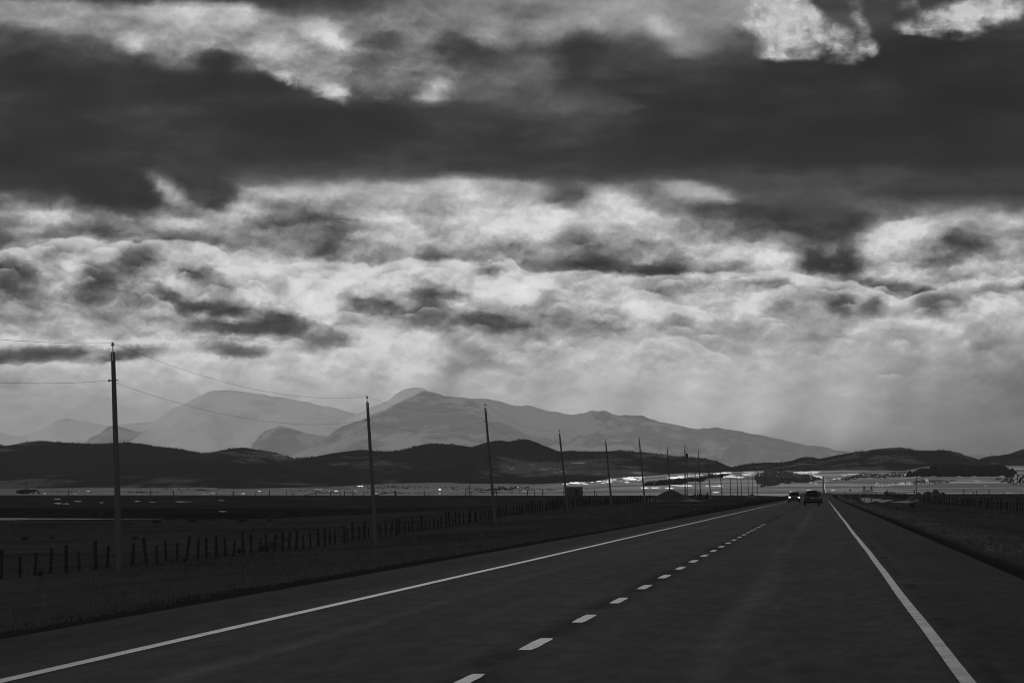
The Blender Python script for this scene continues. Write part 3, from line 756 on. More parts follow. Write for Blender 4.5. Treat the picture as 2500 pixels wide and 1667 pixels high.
# ------------------------------------------------------------------ terrain
TOP_X = [-800, 0, 300, 800, 1000, 1300, 1450, 1500, 1700, 1850, 2000, 2050, 2200, 2270, 2350, 2500, 3300]
TOP_Y = [1190, 1188, 1189, 1188, 1179, 1182, 1177, 1166, 1154, 1149, 1149, 1147, 1151, 1140, 1138, 1136, 1136]


def crest(Y):
    return np.interp(Y, [0, 900, 1150], [0, 0, 1.45])


def gz(X, Y):
    X = np.asarray(X, float); Y = np.asarray(Y, float)
    px = CX + F * X / np.maximum(Y, 1)
    hl = np.interp(Y, [0, 130, 205, 280, 355, 430, 505, 600, 700, 900, 1150], [-2.2, -2.2, -2.3, -1.7, -.95, -.5, -.45, -.2, 0.0, .45, .75])
    hf = np.interp(Y, [0, 400, 425, 470, 500, 620, 800, 1000, 1150], [-2.2, -2.2, -2.5, -2.5, -1.7, -1.3, -.6, .35, .62])
    hr = np.interp(Y, [0, 500, 700, 900, 1150], [-.55, -.5, -.25, .6, 1.22])
    c = crest(Y)
    L = -X
    verge = np.minimum(-0.03, 0) + np.maximum(.45 * hl, -1.2)
    zl = np.where(L < 7.84, -0.03, 0)
    t1 = np.clip((L - 7.84) / 7.06, 0, 1); t2 = np.clip((L - 14.9) / 14.8, 0, 1); t3 = sstep(36, 85, L)
    cm = np.minimum(c, 1.45)
    e = -0.03 + cm
    zl = e + (verge - e) * t1
    zl = zl + (hl - verge) * t2
    zl = zl + (hf - hl) * t3
    zr = np.interp(X, [3.2, 3.9, 4.5, 5.3, 6.5], [-0.03, -0.24, -0.26, -0.12, -0.2])
    t4 = np.clip((X - 6.5) / 10, 0, 1)
    zr = (zr + cm) * (1 - t4) + hr * t4
    z = np.where(X < -7.84, zl, np.where(X > 3.2, zr, e - 0.12 * ((X > -7.5) & (X < 2.9))))
    amp = np.clip(np.minimum(np.abs(X + 2.3) - 6.5, 8) / 8, 0, 1)
    z = z + amp * (0.22 * fbm(X / 14, Y / 22, 3, 3) + 0.10 * fbm(X / 2.5, Y / 3.5, 9, 3))
    # beyond the edge of the plateau
    top = np.interp(px, TOP_X, TOP_Y) + 7.0 * fbm(px / 120, px * 0, 55, 4)
    py = np.where(Y < 5500, 1206 + (top - 1206) * np.clip((Y - 2500) / 3000, 0, 1) ** 0.9, top)
    py = py + np.clip((Y - 2400) / 800, 0, 1) * 3.2 * fbm(X / 420, Y / 520, 21, 3)
    v = EYE - (py - HY) * np.minimum(Y, 7500) / F
    v = np.where(Y < 2500, np.interp(Y, [1150, 1600, 2500], [-3, -5, 0.73]), v)
    s = sstep(1160, 1480, Y)
    return z * (1 - s) + v * s


def drape(px, py, lift=0.0):
    """where the sight line through (px, py) first meets the ground"""
    Ys = np.concatenate([np.arange(25, 1200, 1.5), np.arange(1200, 8000, 6.0)])
    Xs = (px - CX) * Ys / F
    ray = EYE - (py - HY) * Ys / F
    g = gz(Xs, Ys)
    k = np.argmax(g >= ray)
    if g[k] < ray[k]: k = len(Ys) - 1
    return (Xs[k], Ys[k], g[k] + lift)


def build_ground():
    mid = np.concatenate([np.arange(-45, -34, 2.2), np.arange(-34, -15.2, 1.2), np.arange(-15.0, -7.9, .65), [-7.84, -7.5, -7.49, -2.3, 2.89, 2.9],
                          np.arange(3.2, 6.6, .3), np.arange(6.8, 16, .8), np.arange(16, 46, 2.5)])
    sl = np.linspace(0, 1, 260)[1:]; sr = np.linspace(0, 1, 150)[1:]
    Ys = [-60, -30, 0, 10]
    y = 15.0
    while y < 64000:
        Ys.append(y); y *= (1.02 if y < 300 else 1.012 if y < 1300 else 1.02 if y < 8000 else 1.15)
    Ys = np.array(Ys)
    rows = []
    for y in Ys:
        w = 500 + 1.5 * min(max(y, 0), 13000)
        xl = mid[0] - (sl ** 1.7) * w; xr = mid[-1] + (sr ** 1.7) * w
        rows.append(np.concatenate([xl[::-1], mid, xr]))
    X = np.array(rows); Y = np.repeat(Ys[:, None], X.shape[1], 1)
    Z = gz(X, Y)
    nr, nc = X.shape
    v = np.stack([X, Y, Z], -1).reshape(-1, 3)
    i = np.arange(nr * nc).reshape(nr, nc)
    f = np.stack([i[:-1, :-1], i[:-1, 1:], i[1:, 1:], i[1:, :-1]], -1).reshape(-1, 4)
    o = mesh_obj('ground', v, f, M_ground, smooth=True)
    tag(o, kind='structure')


build_ground()


def strip(name, xs_of_y, Ys, lift, mat, parent=None, thick=0.0):
    v = []; f = []
    for y in Ys:
        a, b_ = xs_of_y(y)
        z = zroad(y) + lift
        v += [(a, y, z), (b_, y, z)]
    for k in range(len(Ys) - 1):
        f.append((2 * k, 2 * k + 1, 2 * k + 3, 2 * k + 2))
    if thick:
        n = len(v)
        v += [(x, y, z - thick) for (x, y, z) in v]
        for k in range(len(Ys) - 1):
            f.append((2 * k, 2 * k + 2, n + 2 * k + 2, n + 2 * k)); f.append((2 * k + 3, 2 * k + 1, n + 2 * k + 1, n + 2 * k + 3))
    return mesh_obj(name, v, f, mat, parent)


def zroad(y):
    if y < 1160: return float(crest(y))
    return float(gz(np.array([0.5]), np.array([y]))[0]) + 0.25


def road_x(y):
    t = float(sstep(1150, 2200, y))
    return (-7.9 * (1 - t) - 0.3 * t, 3.25 * (1 - t) + 1.7 * t)


YR = sorted(list(np.arange(-40, 900, 20.0)) + list(np.arange(900, 1160, 10)) + list(np.arange(1160, 4700, 40)))
road = strip('road', road_x, YR, 0.0, M_asphalt, thick=0.2)
tag(road, kind='structure')


def wavy(c, w, s):
    def fn(y):
        j = 0.004 * math.sin(y * 0.31 + s) + 0.010 * math.sin(y * 0.083 + 2 * s)
        q = w * 0.5 * (1 - 0.45 * float(sstep(250, 640, y)))
        return (c + j - q * (0.97 + 0.06 * random.random()), c + j + q * (0.97 + 0.06 * random.random()))
    return fn


YM = list(np.arange(-20, 130, 0.6)) + list(np.arange(130, 640, 4.0))
strip('edge_line', wavy(-6.12, 0.135, 1.0), YM, 0.006, M_marking, road)
strip('edge_line', wavy(1.08, 0.12, 4.0), YM, 0.006, M_marking, road)
y0 = 1.4 * F / 363.0        # nearest whole dash of the lane line, 6 m cycle with 2.9 m of paint
k = -3
while True:
    ya = y0 - 0.4 + 5.78 * k
    if ya > 140: break
    L_ = 2.0 + 0.25 * random.random()
    w_ = 0.058 + 0.012 * random.random()
    a0, a1, a2 = (w_ * random.uniform(.55, 1.0) for _ in range(3))
    strip('lane_dash', lambda y, w_=w_, c_=ya, h_=L_ / 2, e_=(a0, a1, a2): (-2.66 - w_ * (1 - .22 * abs((y - c_) / h_) ** 5) - .006 * random.random(), -2.66 + w_ * (1 - .22 * abs((y - c_) / h_) ** 5) + .006 * random.random()), list(np.linspace(ya - L_ / 2, ya + L_ / 2, 11)), 0.006, M_dash, road)
    k += 1


# ------------------------------------------------------------------ hills and mountains
def ridge(name, prof, Yc, depth, base_py, mat, rough, seed, px0=-900, px1=3500, step=6, gully=0.0, ease=0.8):
    xs = np.arange(px0, px1 + 1, step, dtype=float)
    p = np.array(prof, float)
    cy = np.interp(xs, p[:, 0], p[:, 1])
    out = sstep(0, 500, np.maximum(p[0, 0] - xs, xs - p[-1, 0]))
    cy = cy + fbm(xs / 34, xs * 0, seed, 6, 0.62) * rough * 2.6 + out * 30 * fbm(xs / 260, xs * 0, seed + 5, 3)
    X = (xs - CX) * Yc / F
    zc = EYE - (cy - HY) * Yc / F
    zb = EYE - (base_py - HY) * min(Yc - depth, 4000) / F
    nt_ = 26
    V = []
    for k in range(nt_ + 1):
        t = k / nt_
        Y = Yc - depth * (1 - t)
        z = zb + (zc - zb) * (t ** ease)
        g = gully * (zc - zb) * fbm(X / (depth * 0.14) + 3.1 * t, np.full_like(X, t * 1.3), seed + 40, 5, 0.55) * (1 - t) ** 0.8 * t ** 0.6 * 2
        V.append(np.stack([X + 0 * g, Y + depth * 0.10 * fbm(X / (depth * .3), X * 0 + t * 2, seed + 60, 3) * (1 - t), z + g * 0.6 - abs(g) * 0.3], -1))
    for k in range(1, 5):
        V.append(np.stack([X, np.full_like(X, Yc + depth * 0.25 * k), zc - (zc - zb) * (k / 4.0) ** 1.2], -1))
    V = np.array(V)
    nr, nc = V.shape[:2]
    i = np.arange(nr * nc).reshape(nr, nc)
    f = np.stack([i[:-1, :-1], i[:-1, 1:], i[1:, 1:], i[1:, :-1]], -1).reshape(-1, 4)
    o = mesh_obj(name, V.reshape(-1, 3), f, mat, smooth=True)
    tag(o, kind='structure')
    return V


P_main = [(480, 1200), (600, 1150), (690, 1097), (760, 1085), (834, 1070), (869, 1052), (905, 1031), (926, 1006), (945, 1001), (969, 997), (976, 987), (1000, 972), (1015, 962), (1029, 955), (1047, 957), (1068, 961), (1089, 966), (1142, 973), (1192, 974), (1224, 982), (1252, 989),
          (1306, 993), (1337, 1002), (1366, 1005), (1391, 1013), (1408, 1012), (1444, 1002), (1476, 1002), (1508, 1013), (1568, 1015), (1607, 1029), (1668, 1040), (1700, 1047), (1743, 1044), (1807, 1052), (1871, 1063), (1920, 1076), (1966, 1086), (2083, 1104), (2250, 1105), (2600, 1120)]
P_back = [(560, 1120), (640, 1085), (700, 1066), (745, 1053), (755, 1039), (775, 1030), (792, 1023), (808, 1029), (834, 1028), (866, 1012), (905, 996), (951, 978), (965, 962), (986, 948), (1005, 946), (1025, 948), (1047, 955), (1100, 990), (1200, 1040), (1400, 1080)]
P_left = [(100, 1110), (150, 1075), (180, 1054), (215, 1049), (262, 1042), (310, 1034), (340, 1033), (375, 1029), (395, 1020), (410, 1005), (425, 995), (445, 988), (475, 972), (500, 960), (515, 954), (545, 952), (566, 951), (600, 957), (640, 964), (700, 973), (760, 984), (830, 1000), (900, 1020), (1000, 1070)]
P_spur = [(120, 1140), (227, 1083), (262, 1044), (280, 1040), (305, 1042), (340, 1054), (380, 1066), (418, 1080), (480, 1110), (545, 1105), (580, 1085), (620, 1062), (645, 1051), (668, 1044), (684, 1037), (695, 1042), (712, 1046), (745, 1056), (790, 1064), (850, 1079), (920, 1100), (1000, 1130)]
P_faint = [(-200, 1020), (0, 1055), (25, 1062), (45, 1066), (75, 1058), (100, 1050), (140, 1024), (165, 1020), (190, 1026), (240, 1034), (300, 1050), (430, 1070), (600, 1090), (800, 1120), (1200, 1130), (1900, 1130), (2300, 1110), (2700, 1120)]
P_w = [(-300, 1060), (-100, 1075), (0, 1085), (21, 1093), (39, 1090), (71, 1078), (106, 1076), (156, 1080), (199, 1083), (248, 1084), (277, 1081), (319, 1081), (355, 1085), (390, 1091), (443, 1097), (493, 1106), (532, 1104), (574, 1093), (596, 1091), (624, 1097), (667, 1103), (716, 1120), (762, 1115),
       (834, 1103), (860, 1099), (887, 1098), (940, 1103), (976, 1099), (1001, 1093), (1030, 1085), (1054, 1081), (1089, 1084), (1118, 1087), (1153, 1090), (1172, 1084), (1189, 1079), (1217, 1074), (1242, 1077), (1270, 1072), (1288, 1072), (1309, 1079), (1338, 1091), (1366, 1102), (1391, 1100), (1437, 1103),
       (1479, 1101), (1508, 1099), (1561, 1104), (1614, 1109), (1650, 1114), (1704, 1117), (1721, 1120), (1741, 1124), (1758, 1129), (1772, 1135), (1786, 1141), (1810, 1151), (1850, 1165), (1950, 1195), (2400, 1210)]
P_e = [(1600, 1200), (1700, 1165), (1780, 1143), (1815, 1134), (1850, 1130), (1888, 1129), (1914, 1128), (1937, 1123), (1958, 1116), (1984, 1115), (1999, 1120), (2016, 1117), (2035, 1112), (2067, 1107), (2092, 1102), (2118, 1100), (2131, 1096), (2174, 1093), (2203, 1093), (2222, 1095), (2236, 1100),
       (2280, 1100), (2304, 1099), (2337, 1104), (2356, 1112), (2391, 1121), (2420, 1135), (2500, 1160), (2700, 1190)]
P_ee = [(2200, 1180), (2300, 1150), (2370, 1126), (2391, 1120), (2414, 1113), (2442, 1112), (2461, 1109), (2480, 1103), (2500, 1096), (2600, 1075), (2800, 1080)]
P_low = [(-200, 1175), (90, 1170), (190, 1157), (250, 1142), (310, 1136), (372, 1131), (460, 1125), (515, 1134), (610, 1136), (674, 1135), (760, 1150), (850, 1165), (1000, 1180)]

ridge('mountain', P_faint, 40000, 3000, 1230, M_snowhaze, 2.0, 11, px1=1100, gully=0.5)
ridge('mountain', P_left, 38500, 5000, 1230, M_snowhaze, 3.0, 12, px1=1080, gully=0.5)
ridge('mountain', P_back, 37800, 3500, 1230, M_snowhaze, 3.0, 13, px1=1420, gully=0.5)
ridge('mountain', P_spur, 36500, 4000, 1230, M_mount, 3.0, 14, px1=1010, gully=0.9)
ridge('mountain', P_main, 35000, 8000, 1230, M_mount, 3.2, 15, gully=1.3)
VE2 = ridge('hill', P_ee, 7600, 1500, 1190, M_foothill, 1.2, 18, gully=0.5)
VE = ridge('hill', P_e, 6900, 1300, 1185, M_foothill, 1.2, 17, gully=0.5)
VW = ridge('hill', P_w, 7000, 1500, 1200, M_foothill, 1.2, 16, gully=0.5)
VL = ridge('hill', P_low, 5900, 900, 1195, M_foothill, 1.0, 19, gully=0.4)


def cone_trees(name, pts, hs, mat, n=5, wide=1.0):
    """many small conifers as one far-off wood"""
    V = []; Fc = []
    pts = np.array(pts); m_ = len(pts)
    for k in range(2):
        for j in range(n):
            t = 2 * math.pi * (j + 0.5 * k) / n
            r = hs * wide * (0.26 if k == 0 else 0.19)
            V.append(np.stack([pts[:, 0] + r * math.cos(t), pts[:, 1] + r * math.sin(t), pts[:, 2] + hs * (0.02 if k == 0 else 0.38)], -1))
    for k in range(2):
        V.append(np.stack([pts[:, 0], pts[:, 1], pts[:, 2] + hs * (0.62 if k == 0 else 1.0)], -1))
    V = np.stack(V, 1)                         # m x (2n+2) x 3
    base = np.arange(m_)[:, None, None] * (2 * n + 2)
    tri = []
    for k in range(2):
        for j in range(n):
            tri.append((k * n + j, k * n + (j + 1) % n, 2 * n + k))
    Fc = (base + np.array(tri)[None]).reshape(-1, 3)
    o = mesh_obj(name, V.reshape(-1, 3), Fc, mat)
    return o


def hill_trees(V, n, hmin, hmax, lo=8, hi=27, seed=1):
    r = np.random.default_rng(seed)
    nr, nc = V.shape[:2]
    pts = []; hs = []
    X = V[26, :, 0]; Yc = V[26, :, 1]
    pxc = CX + F * X / Yc
    vis = np.where((pxc > -150) & (pxc < 2650))[0]
    fi = r.choice(vis[:-1], n) + r.random(n)
    fj = lo + (hi - lo) * r.random(n) ** 0.45
    fj[: n // 3] = 25.6 + r.random(n // 3) * 0.8
    i0 = fi.astype(int); j0 = np.minimum(fj.astype(int), nr - 2)
    a = (fi - i0)[:, None]; b_ = (fj - j0)[:, None]
    p = (V[j0, i0] * (1 - a) + V[j0, i0 + 1] * a) * (1 - b_) + (V[j0 + 1, i0] * (1 - a) + V[j0 + 1, i0 + 1] * a) * b_
    d = fbm(p[:, 0] / 60, p[:, 1] / 200, seed + 3, 3)
    keep = d > -0.13
    h = hmin + (hmax - hmin) * r.random(n) ** 1.5
    return p[keep], h[keep]


for (V_, n_, h0, h1, sd) in ((VW, 8000, 2.0, 4.6, 3), (VE, 4500, 2.0, 4.4, 4), (VE2, 1500, 2.2, 4.6, 5), (VL, 2500, 1.8, 3.6, 6)):
    p_, h_ = hill_trees(V_, n_, h0, h1, seed=sd)
    o = cone_trees('forest', p_, h_, M_conifer)
    tag(o, kind='stuff')


# wooded patches on the valley slopes, drawn as areas and draped on the ground
def in_poly(px, py, poly):
    c = np.zeros(len(px), bool); n = len(poly)
    for i in range(n):
        x1, y1 = poly[i]; x2, y2 = poly[(i + 1) % n]
        if y1 == y2: continue
        c ^= ((y1 > py) != (y2 > py)) & (px < (x2 - x1) * (py - y1) / (y2 - y1) + x1)
    return c


def inv_valley(px, py):
    """ground point in the valley that is seen at (px, py): bisection on distance"""
    lo = np.full(len(px), 2450.0); hi = np.full(len(px), 7000.0)
    for _ in range(24):
        mid = (lo + hi) / 2
        z = gz((px - CX) * mid / F, mid)
        below = z < EYE - (py - HY) * mid / F
        lo = np.where(below, mid, lo); hi = np.where(below, hi, mid)
    X = (px - CX) * hi / F
    return np.stack([X, hi, gz(X, hi)], -1)


WOODS = [
    ([(1555, 1186), (1600, 1178), (1660, 1172), (1700, 1169), (1760, 1158), (1790, 1156), (1760, 1166), (1700, 1176), (1640, 1183)], 900, 1.8, 3.6),
    ([(1850, 1175), (1840, 1160), (1870, 1149), (1895, 1144), (1925, 1154), (1960, 1160), (1990, 1166), (2006, 1172), (1970, 1177), (1900, 1184), (1860, 1190)], 1500, 1.6, 3.0),
    ([(2030, 1172), (2080, 1163), (2100, 1157), (2160, 1159), (2200, 1152), (2230, 1150), (2200, 1163), (2130, 1166), (2060, 1174)], 420, 1.4, 2.6),
    ([(2200, 1164), (2222, 1154), (2260, 1144), (2290, 1134), (2308, 1131), (2375, 1129), (2415, 1130), (2450, 1140), (2482, 1150), (2470, 1162), (2400, 1164), (2300, 1164)], 3600, 2.2, 4.2),
    ([(2430, 1172), (2460, 1166), (2520, 1160), (2520, 1182), (2470, 1183)], 80, 2.0, 3.8),
    ([(2215, 1183), (2250, 1172), (2310, 1172), (2360, 1172), (2300, 1180)], 110, 1.2, 2.2),
    ([(35, 1203), (60, 1197), (85, 1197), (95, 1203), (60, 1206)], 140, 1.5, 3.0),
    ([(1150, 1196), (1230, 1191), (1300, 1189), (1300, 1193), (1200, 1198)], 170, 1.2, 2.2),
    ([(850, 1187), (950, 1184), (1060, 1190), (1000, 1194), (900, 1192)], 90, 1.2, 2.2),
]
for _ in range(26):
    x_ = random.uniform(-60, 1380); w_ = random.uniform(25, 110); y_ = random.uniform(1189, 1203); t_ = random.uniform(.5, 1.3)
    WOODS.append(([(x_ - w_, y_), (x_ - w_ * .3, y_ - t_), (x_ + w_ * .6, y_ - t_ * .7), (x_ + w_, y_ + .2), (x_ + w_ * .2, y_ + t_), (x_ - w_ * .6, y_ + t_ * .6)], int(1.1 * w_), .5, 1.2))
for kk, (poly, n_, h0, h1) in enumerate(WOODS):
    P_ = np.array(poly, float)
    qx = rng.uniform(P_[:, 0].min(), P_[:, 0].max(), n_ * 7); qy = rng.uniform(P_[:, 1].min(), P_[:, 1].max(), n_ * 7)
    jx = qx + 26 * fbm(qx / 14, qy / 5, kk + 70, 4); jy = qy + 11 * fbm(qx / 18, qy / 6, kk + 90, 3)
    k_ = in_poly(jx, jy, poly)
    qx, qy = qx[k_][:int(1.35 * n_)], qy[k_][:int(1.35 * n_)]
    pts = inv_valley(qx, qy)
    hs = h0 + (h1 - h0) * rng.random(len(pts)) ** 1.3
    tag(cone_trees('woodland', pts, hs, M_grove if kk in (1, 2, 5) else M_conifer, 5, 1.8), kind='stuff')


# ------------------------------------------------------------------ snow left in hollows and along the far road
SNOW = []   # (px, py, half width, half height)
def sp(px, py, rx, ry, n=1, jx=0, jy=0):
    for _ in range(n):
        k = 0.45 + 0.75 * random.random() if n > 1 else 1
        if px < 1350: rx, ry = rx * .55, ry * .55
        SNOW.append((px + random.uniform(-jx, jx), py + random.uniform(-jy, jy), rx * k, ry * k))
sp(1490, 1173, 6, 0.7, 34, 75, 6); sp(1520, 1170, 8, 0.8, 8, 50, 4); sp(1550, 1168, 10, 0.9, 8, 25, 3); sp(1410, 1180, 7, 0.7, 12, 40, 3)
sp(1658, 1166, 16, 1.3, 6, 16, 1.2); sp(1700, 1163, 10, 0.8, 10, 50, 3); sp(1790, 1156, 12, 0.9, 12, 50, 4)
sp(1775, 1163, 12, 1.2, 12, 30, 2.5); sp(1830, 1151, 14, 1.2, 10, 30, 2)
sp(1925, 1147, 8, 1.2, 9, 12, 2.5); sp(1965, 1154, 9, 1.3, 26, 34, 2.6); sp(1995, 1163, 7, 1.3, 14, 12, 3.5)
sp(2060, 1160, 5, 1.4, 5, 6, 1.5); sp(2085, 1158, 6, 1.0, 10, 16, 1.5); sp(2045, 1169, 5, 0.7, 6, 14, 1.2)
sp(1750, 1186, 6, 0.8, 8, 25, 1.5); sp(1745, 1203, 7, 0.9, 3, 6, 1.5); sp(1960, 1177, 5, 0.6, 10, 60, 5)
sp(2170, 1183, 2.0, 1.5, 26, 36, 3.5); sp(2215, 1181, 2.2, 1.6, 14, 14, 3); sp(2262, 1174, 2, 2.2, 5, 6, 3)
sp(2190, 1158, 8, 0.7, 10, 50, 2.5); sp(2300, 1134, 8, 0.9, 6, 18, 3); sp(2255, 1145, 9, 0.8, 6, 28, 4); sp(2430, 1131, 9, 1.5, 9, 18, 1.5); sp(2465, 1130, 7, 1.2, 2, 4, 1); sp(2490, 1131, 9, 1.4, 3, 8, 1)
sp(2385, 1175, 9, 1.0, 1); sp(2407, 1186, 4, 0.9, 1); sp(2470, 1204, 14, 0.7, 4, 25, 1); sp(2034, 1197, 4, 1.5, 2, 2, 1)
sp(590, 1206, 5, 1.6, 3, 6, 1.5); sp(634, 1199, 6, 1.1, 2, 2, 1); sp(770, 1195, 14, 1.0, 6, 18, 1.5); sp(815, 1199, 10, 1.2, 4, 12, 1)
sp(880, 1187, 14, 1.3, 3, 6, 1); sp(870, 1198, 9, 1.0, 3, 8, 1.5); sp(1073, 1195, 6, 2.0, 2, 2, 1); sp(1170, 1211, 12, 1.8, 6, 14, 1.5)
sp(1235, 1202, 4, 1.0, 6, 22, 2); sp(1290, 1189, 8, 0.8, 9, 30, 2.5); sp(1110, 1203, 5, 0.7, 6, 40, 3); sp(940, 1203, 8, 0.7, 6, 40, 3)
sp(205, 1200, 12, 1.6, 5, 14, 1.5); sp(84, 1203, 8, 1.5, 3, 6, 1.5); sp(112, 1204, 6, 1.5, 3, 4, 2); sp(140, 1188, 4, 1.2, 3, 6, 1); sp(180, 1206, 8, 1.0, 4, 10, 1)
sp(340, 1207, 8, 0.8, 3, 10, 1); sp(430, 1187, 5, 0.6, 2, 5, 1); sp(500, 1206, 10, 0.7, 4, 25, 1.5); sp(530, 1203, 8, 0.8, 5, 30, 1.5)
sp(1300, 1196, 20, 0.6, 5, 60, 4); sp(1600, 1191, 10, 0.9, 6, 40, 1.5); sp(1660, 1186, 12, 0.8, 5, 30, 1.5)


def snow_mesh():
    V = []; Fs = []
    for (px, py, rx, ry) in SNOW:
        n = 12; s = random.random() * 100
        qx = [px]; qy = [py]
        for ring in (0.6, 1.0):
            for j in range(n):
                t = 2 * math.pi * j / n
                r = ring * (0.7 + 0.6 * random.random())
                qx.append(px + rx * r * math.cos(t)); qy.append(py + ry * r * math.sin(t))
        pts = inv_valley(np.array(qx), np.array(qy))
        pts[:, 2] += 0.22
        b0 = len(V)
        V += [tuple(p) for p in pts]
        for j in range(n):
            k2 = (j + 1) % n
            Fs.append((b0, b0 + 1 + j, b0 + 1 + k2))
            Fs.append((b0 + 1 + j, b0 + 1 + n + j, b0 + 1 + n + k2, b0 + 1 + k2))
    # bank of ploughed snow on the far side road
    ys = np.arange(2600, 4500, 60.0)
    b0 = len(V)
    for y in ys:
        c = 2014.8 + 1.2 * math.sin(y / 300) - (y - 2600) / 1900 * 1.5
        hw = (1.0 * (1 - 0.5 * (y - 2600) / 1900)) * (0.35 + 0.9 * random.random())
        for s_ in (-1, 1):
            X = (c + s_ * hw - CX) * y / F
            V.append((X, y, float(gz(np.array([X]), np.array([y]))[0]) + 0.7))
    for k in range(len(ys) - 1):
        Fs.append((b0 + 2 * k, b0 + 2 * k + 1, b0 + 2 * k + 3, b0 + 2 * k + 2))
    o = mesh_obj('snow', V, Fs, M_snow)
    tag(o, kind='stuff')


snow_mesh()


def near_patch(name, px, py, rx, ry, mat, lift, seed, n=22, kind='structure'):
    r = random.Random(seed)
    V = []; Fs = []
    ph = r.random() * 9
    V.append(drape(px, py, lift))
    for ring in (0.5, 1.0):
        for j in range(n):
            t = 2 * math.pi * j / n
            k = ring * (0.78 + 0.2 * math.sin(3 * t + ph) * ring + 0.3 * r.random() * ring)
            V.append(drape(px + rx * k * math.cos(t), py + ry * k * math.sin(t), lift))
    for j in range(n):
        k2 = (j + 1) % n
        Fs.append((0, 1 + j, 1 + k2)); Fs.append((1 + j, 1 + n + j, 1 + n + k2, 1 + k2))
    return tag(mesh_obj(name, V, Fs, mat), kind=kind)


# pale gravel turnout beside the road on the right, and leftover snow on the field
near_patch('gravel', 2122, 1221, 22, 6, M_gravel, 0.05, 2)
near_patch('gravel', 2158, 1222, 20, 4, M_gravel, 0.05, 3)
near_patch('gravel', 2252, 1217, 26, 6.5, M_gravel, 0.05, 4)
near_patch('gravel', 2205, 1226, 26, 2.2, M_gravel, 0.05, 5)
M_oldsnow = grey('old_snow', 0.16, 0.5, 0.3, 0.8, 0.2)
for i_, (px, py, rx, ry) in enumerate([(141, 1229, 9, 1.6), (190, 1224, 10, 1.2), (140, 1218, 9, 1.2), (335, 1224, 7, 1.3), (372, 1226, 9, 0.8), (445, 1225, 22, 0.9), (248, 1227, 6, 0.9), (543, 1249, 9, 0.9), (160, 1230, 10, 1.1), (540, 1222, 9, 0.7)]):
    near_patch('snow', px, py, rx, ry, M_oldsnow, 0.05, 40 + i_, 12, 'stuff')

# the long pond in the left field
def pond():
    V = [(-125, 446, -2.32)]; n = 60; Fs = []
    for j in range(n):
        t = 2 * math.pi * j / n
        k = 1 + 0.10 * math.sin(5 * t + 1) + 0.06 * math.sin(11 * t)
        x = -135 + 34 * math.cos(t) * k; y = 446 + 19 * math.sin(t) * k
        V.append((x, y, -2.32))
    for j in range(n): Fs.append((0, 1 + j, 1 + (j + 1) % n))
    tag(mesh_obj('pond', V, Fs, M_water), kind='structure')


pond()


def mound(px, py_top, Y, hw_px, depth, seed):
    X = (px - CX) * Y / F; zt = EYE - (py_top - HY) * Y / F
    g0 = float(gz(np.array([X]), np.array([Y]))[0])
    hw = hw_px * Y / F; H = zt - g0
    n = 40
    xs = np.linspace(-1.6, 1.6, n); ys = np.linspace(-1.6, 1.6, n)
    A, B = np.meshgrid(xs, ys)
    r = np.sqrt(A * A + B * B)
    z = H * np.exp(-(r / 0.72) ** 1.9) * (1 + 0.35 * fbm(A * 2.4 + seed, B * 2.4, seed, 4))
    Xw = X + A * hw; Yw = Y + B * depth
    gg = gz(Xw, Yw) - 0.08
    V = np.stack([Xw, Yw, gg + z], -1).reshape(-1, 3)
    i = np.arange(n * n).reshape(n, n)
    f = np.stack([i[:-1, :-1], i[:-1, 1:], i[1:, 1:], i[1:, :-1]], -1).reshape(-1, 4)
    tag(mesh_obj('earth_mound', V, f, M_dirt, smooth=True), kind='structure')


mound(1638, 1193, 610, 58, 5, 2)
mound(1836, 1204.5, 960, 14, 4, 3)
mound(1715, 1207, 800, 26, 5, 6)
mound(2285, 1192.5, 640, 24, 5, 4)
mound(2266, 1197.5, 643, 34, 5, 5)
mound(2243, 1202.5, 650, 34, 4, 9)
mound(2302, 1201, 645, 26, 5, 10)

# ------------------------------------------------------------------ utility poles
POLE_X = -29.7
POLES = [  # base px, base py, top px, top py, label
    (293, 1412, 275, 835, 'tallest, nearest wooden utility pole, grey at its foot, far left by the roadside fence'),
    (919, 1340, 896, 966, 'wooden utility pole leaning left in front of the double peak, second from the left'),
    (1210, 1288, 1184, 985, 'leaning wooden utility pole before the long mountain, between the second pole and the shed'),
    (1387, 1254, 1365, 1049, 'leaning utility pole standing just left of the dark shed'),
    (1494, 1236, 1478, 1071, 'leaning utility pole, the first to the right of the dark shed'),
    (1575, 1231, 1560, 1065, 'leaning utility pole just left of the earth mound by the fence'),
    (1637, 1219, 1629, 1090, 'utility pole rising from the top of the earth mound'),
    (1673, 1210, 1672, 1082, 'upright thick utility pole with a transformer can hung on its right side'),
    (1711, 1211, 1705, 1095, 'utility pole right of the short crossarm pole, leaning left'),
    (1736, 1213, 1726, 1123, 'strongly leaning short utility pole right of the transformer pole'),
    (1763, 1214, 1757, 1138, 'leaning utility pole with a small transformer, beyond the strongly leaning one'),
    (1784, 1214, 1783, 1162, 'low upright far pole, first of the cluster before the wooded valley slope'),
    (1801, 1218, 1799, 1159, 'small far pole leaning slightly, second of the cluster before the wooded slope'),
    (1811, 1213, 1808, 1156, 'small far pole leaning left, third of the cluster before the wooded slope'),
    (1827, 1208, 1826, 1154, 'thin far pole just left of the low round mound at the plateau edge'),
    (1838, 1207, 1837, 1160, 'thin far pole standing behind the low round mound at the plateau edge'),
    (1849, 1212, 1849, 1140, 'tall upright far pole, last of the line, nearest the road'),
]


def insulator_bm(c, h=0.16, r=0.075):
    return MB().lathe(c, [(r * .5, 0), (r, .02), (r * .95, .05), (r * .55, .07), (r * .7, .10), (r * .6, h - .03), (r * .25, h)], 10)


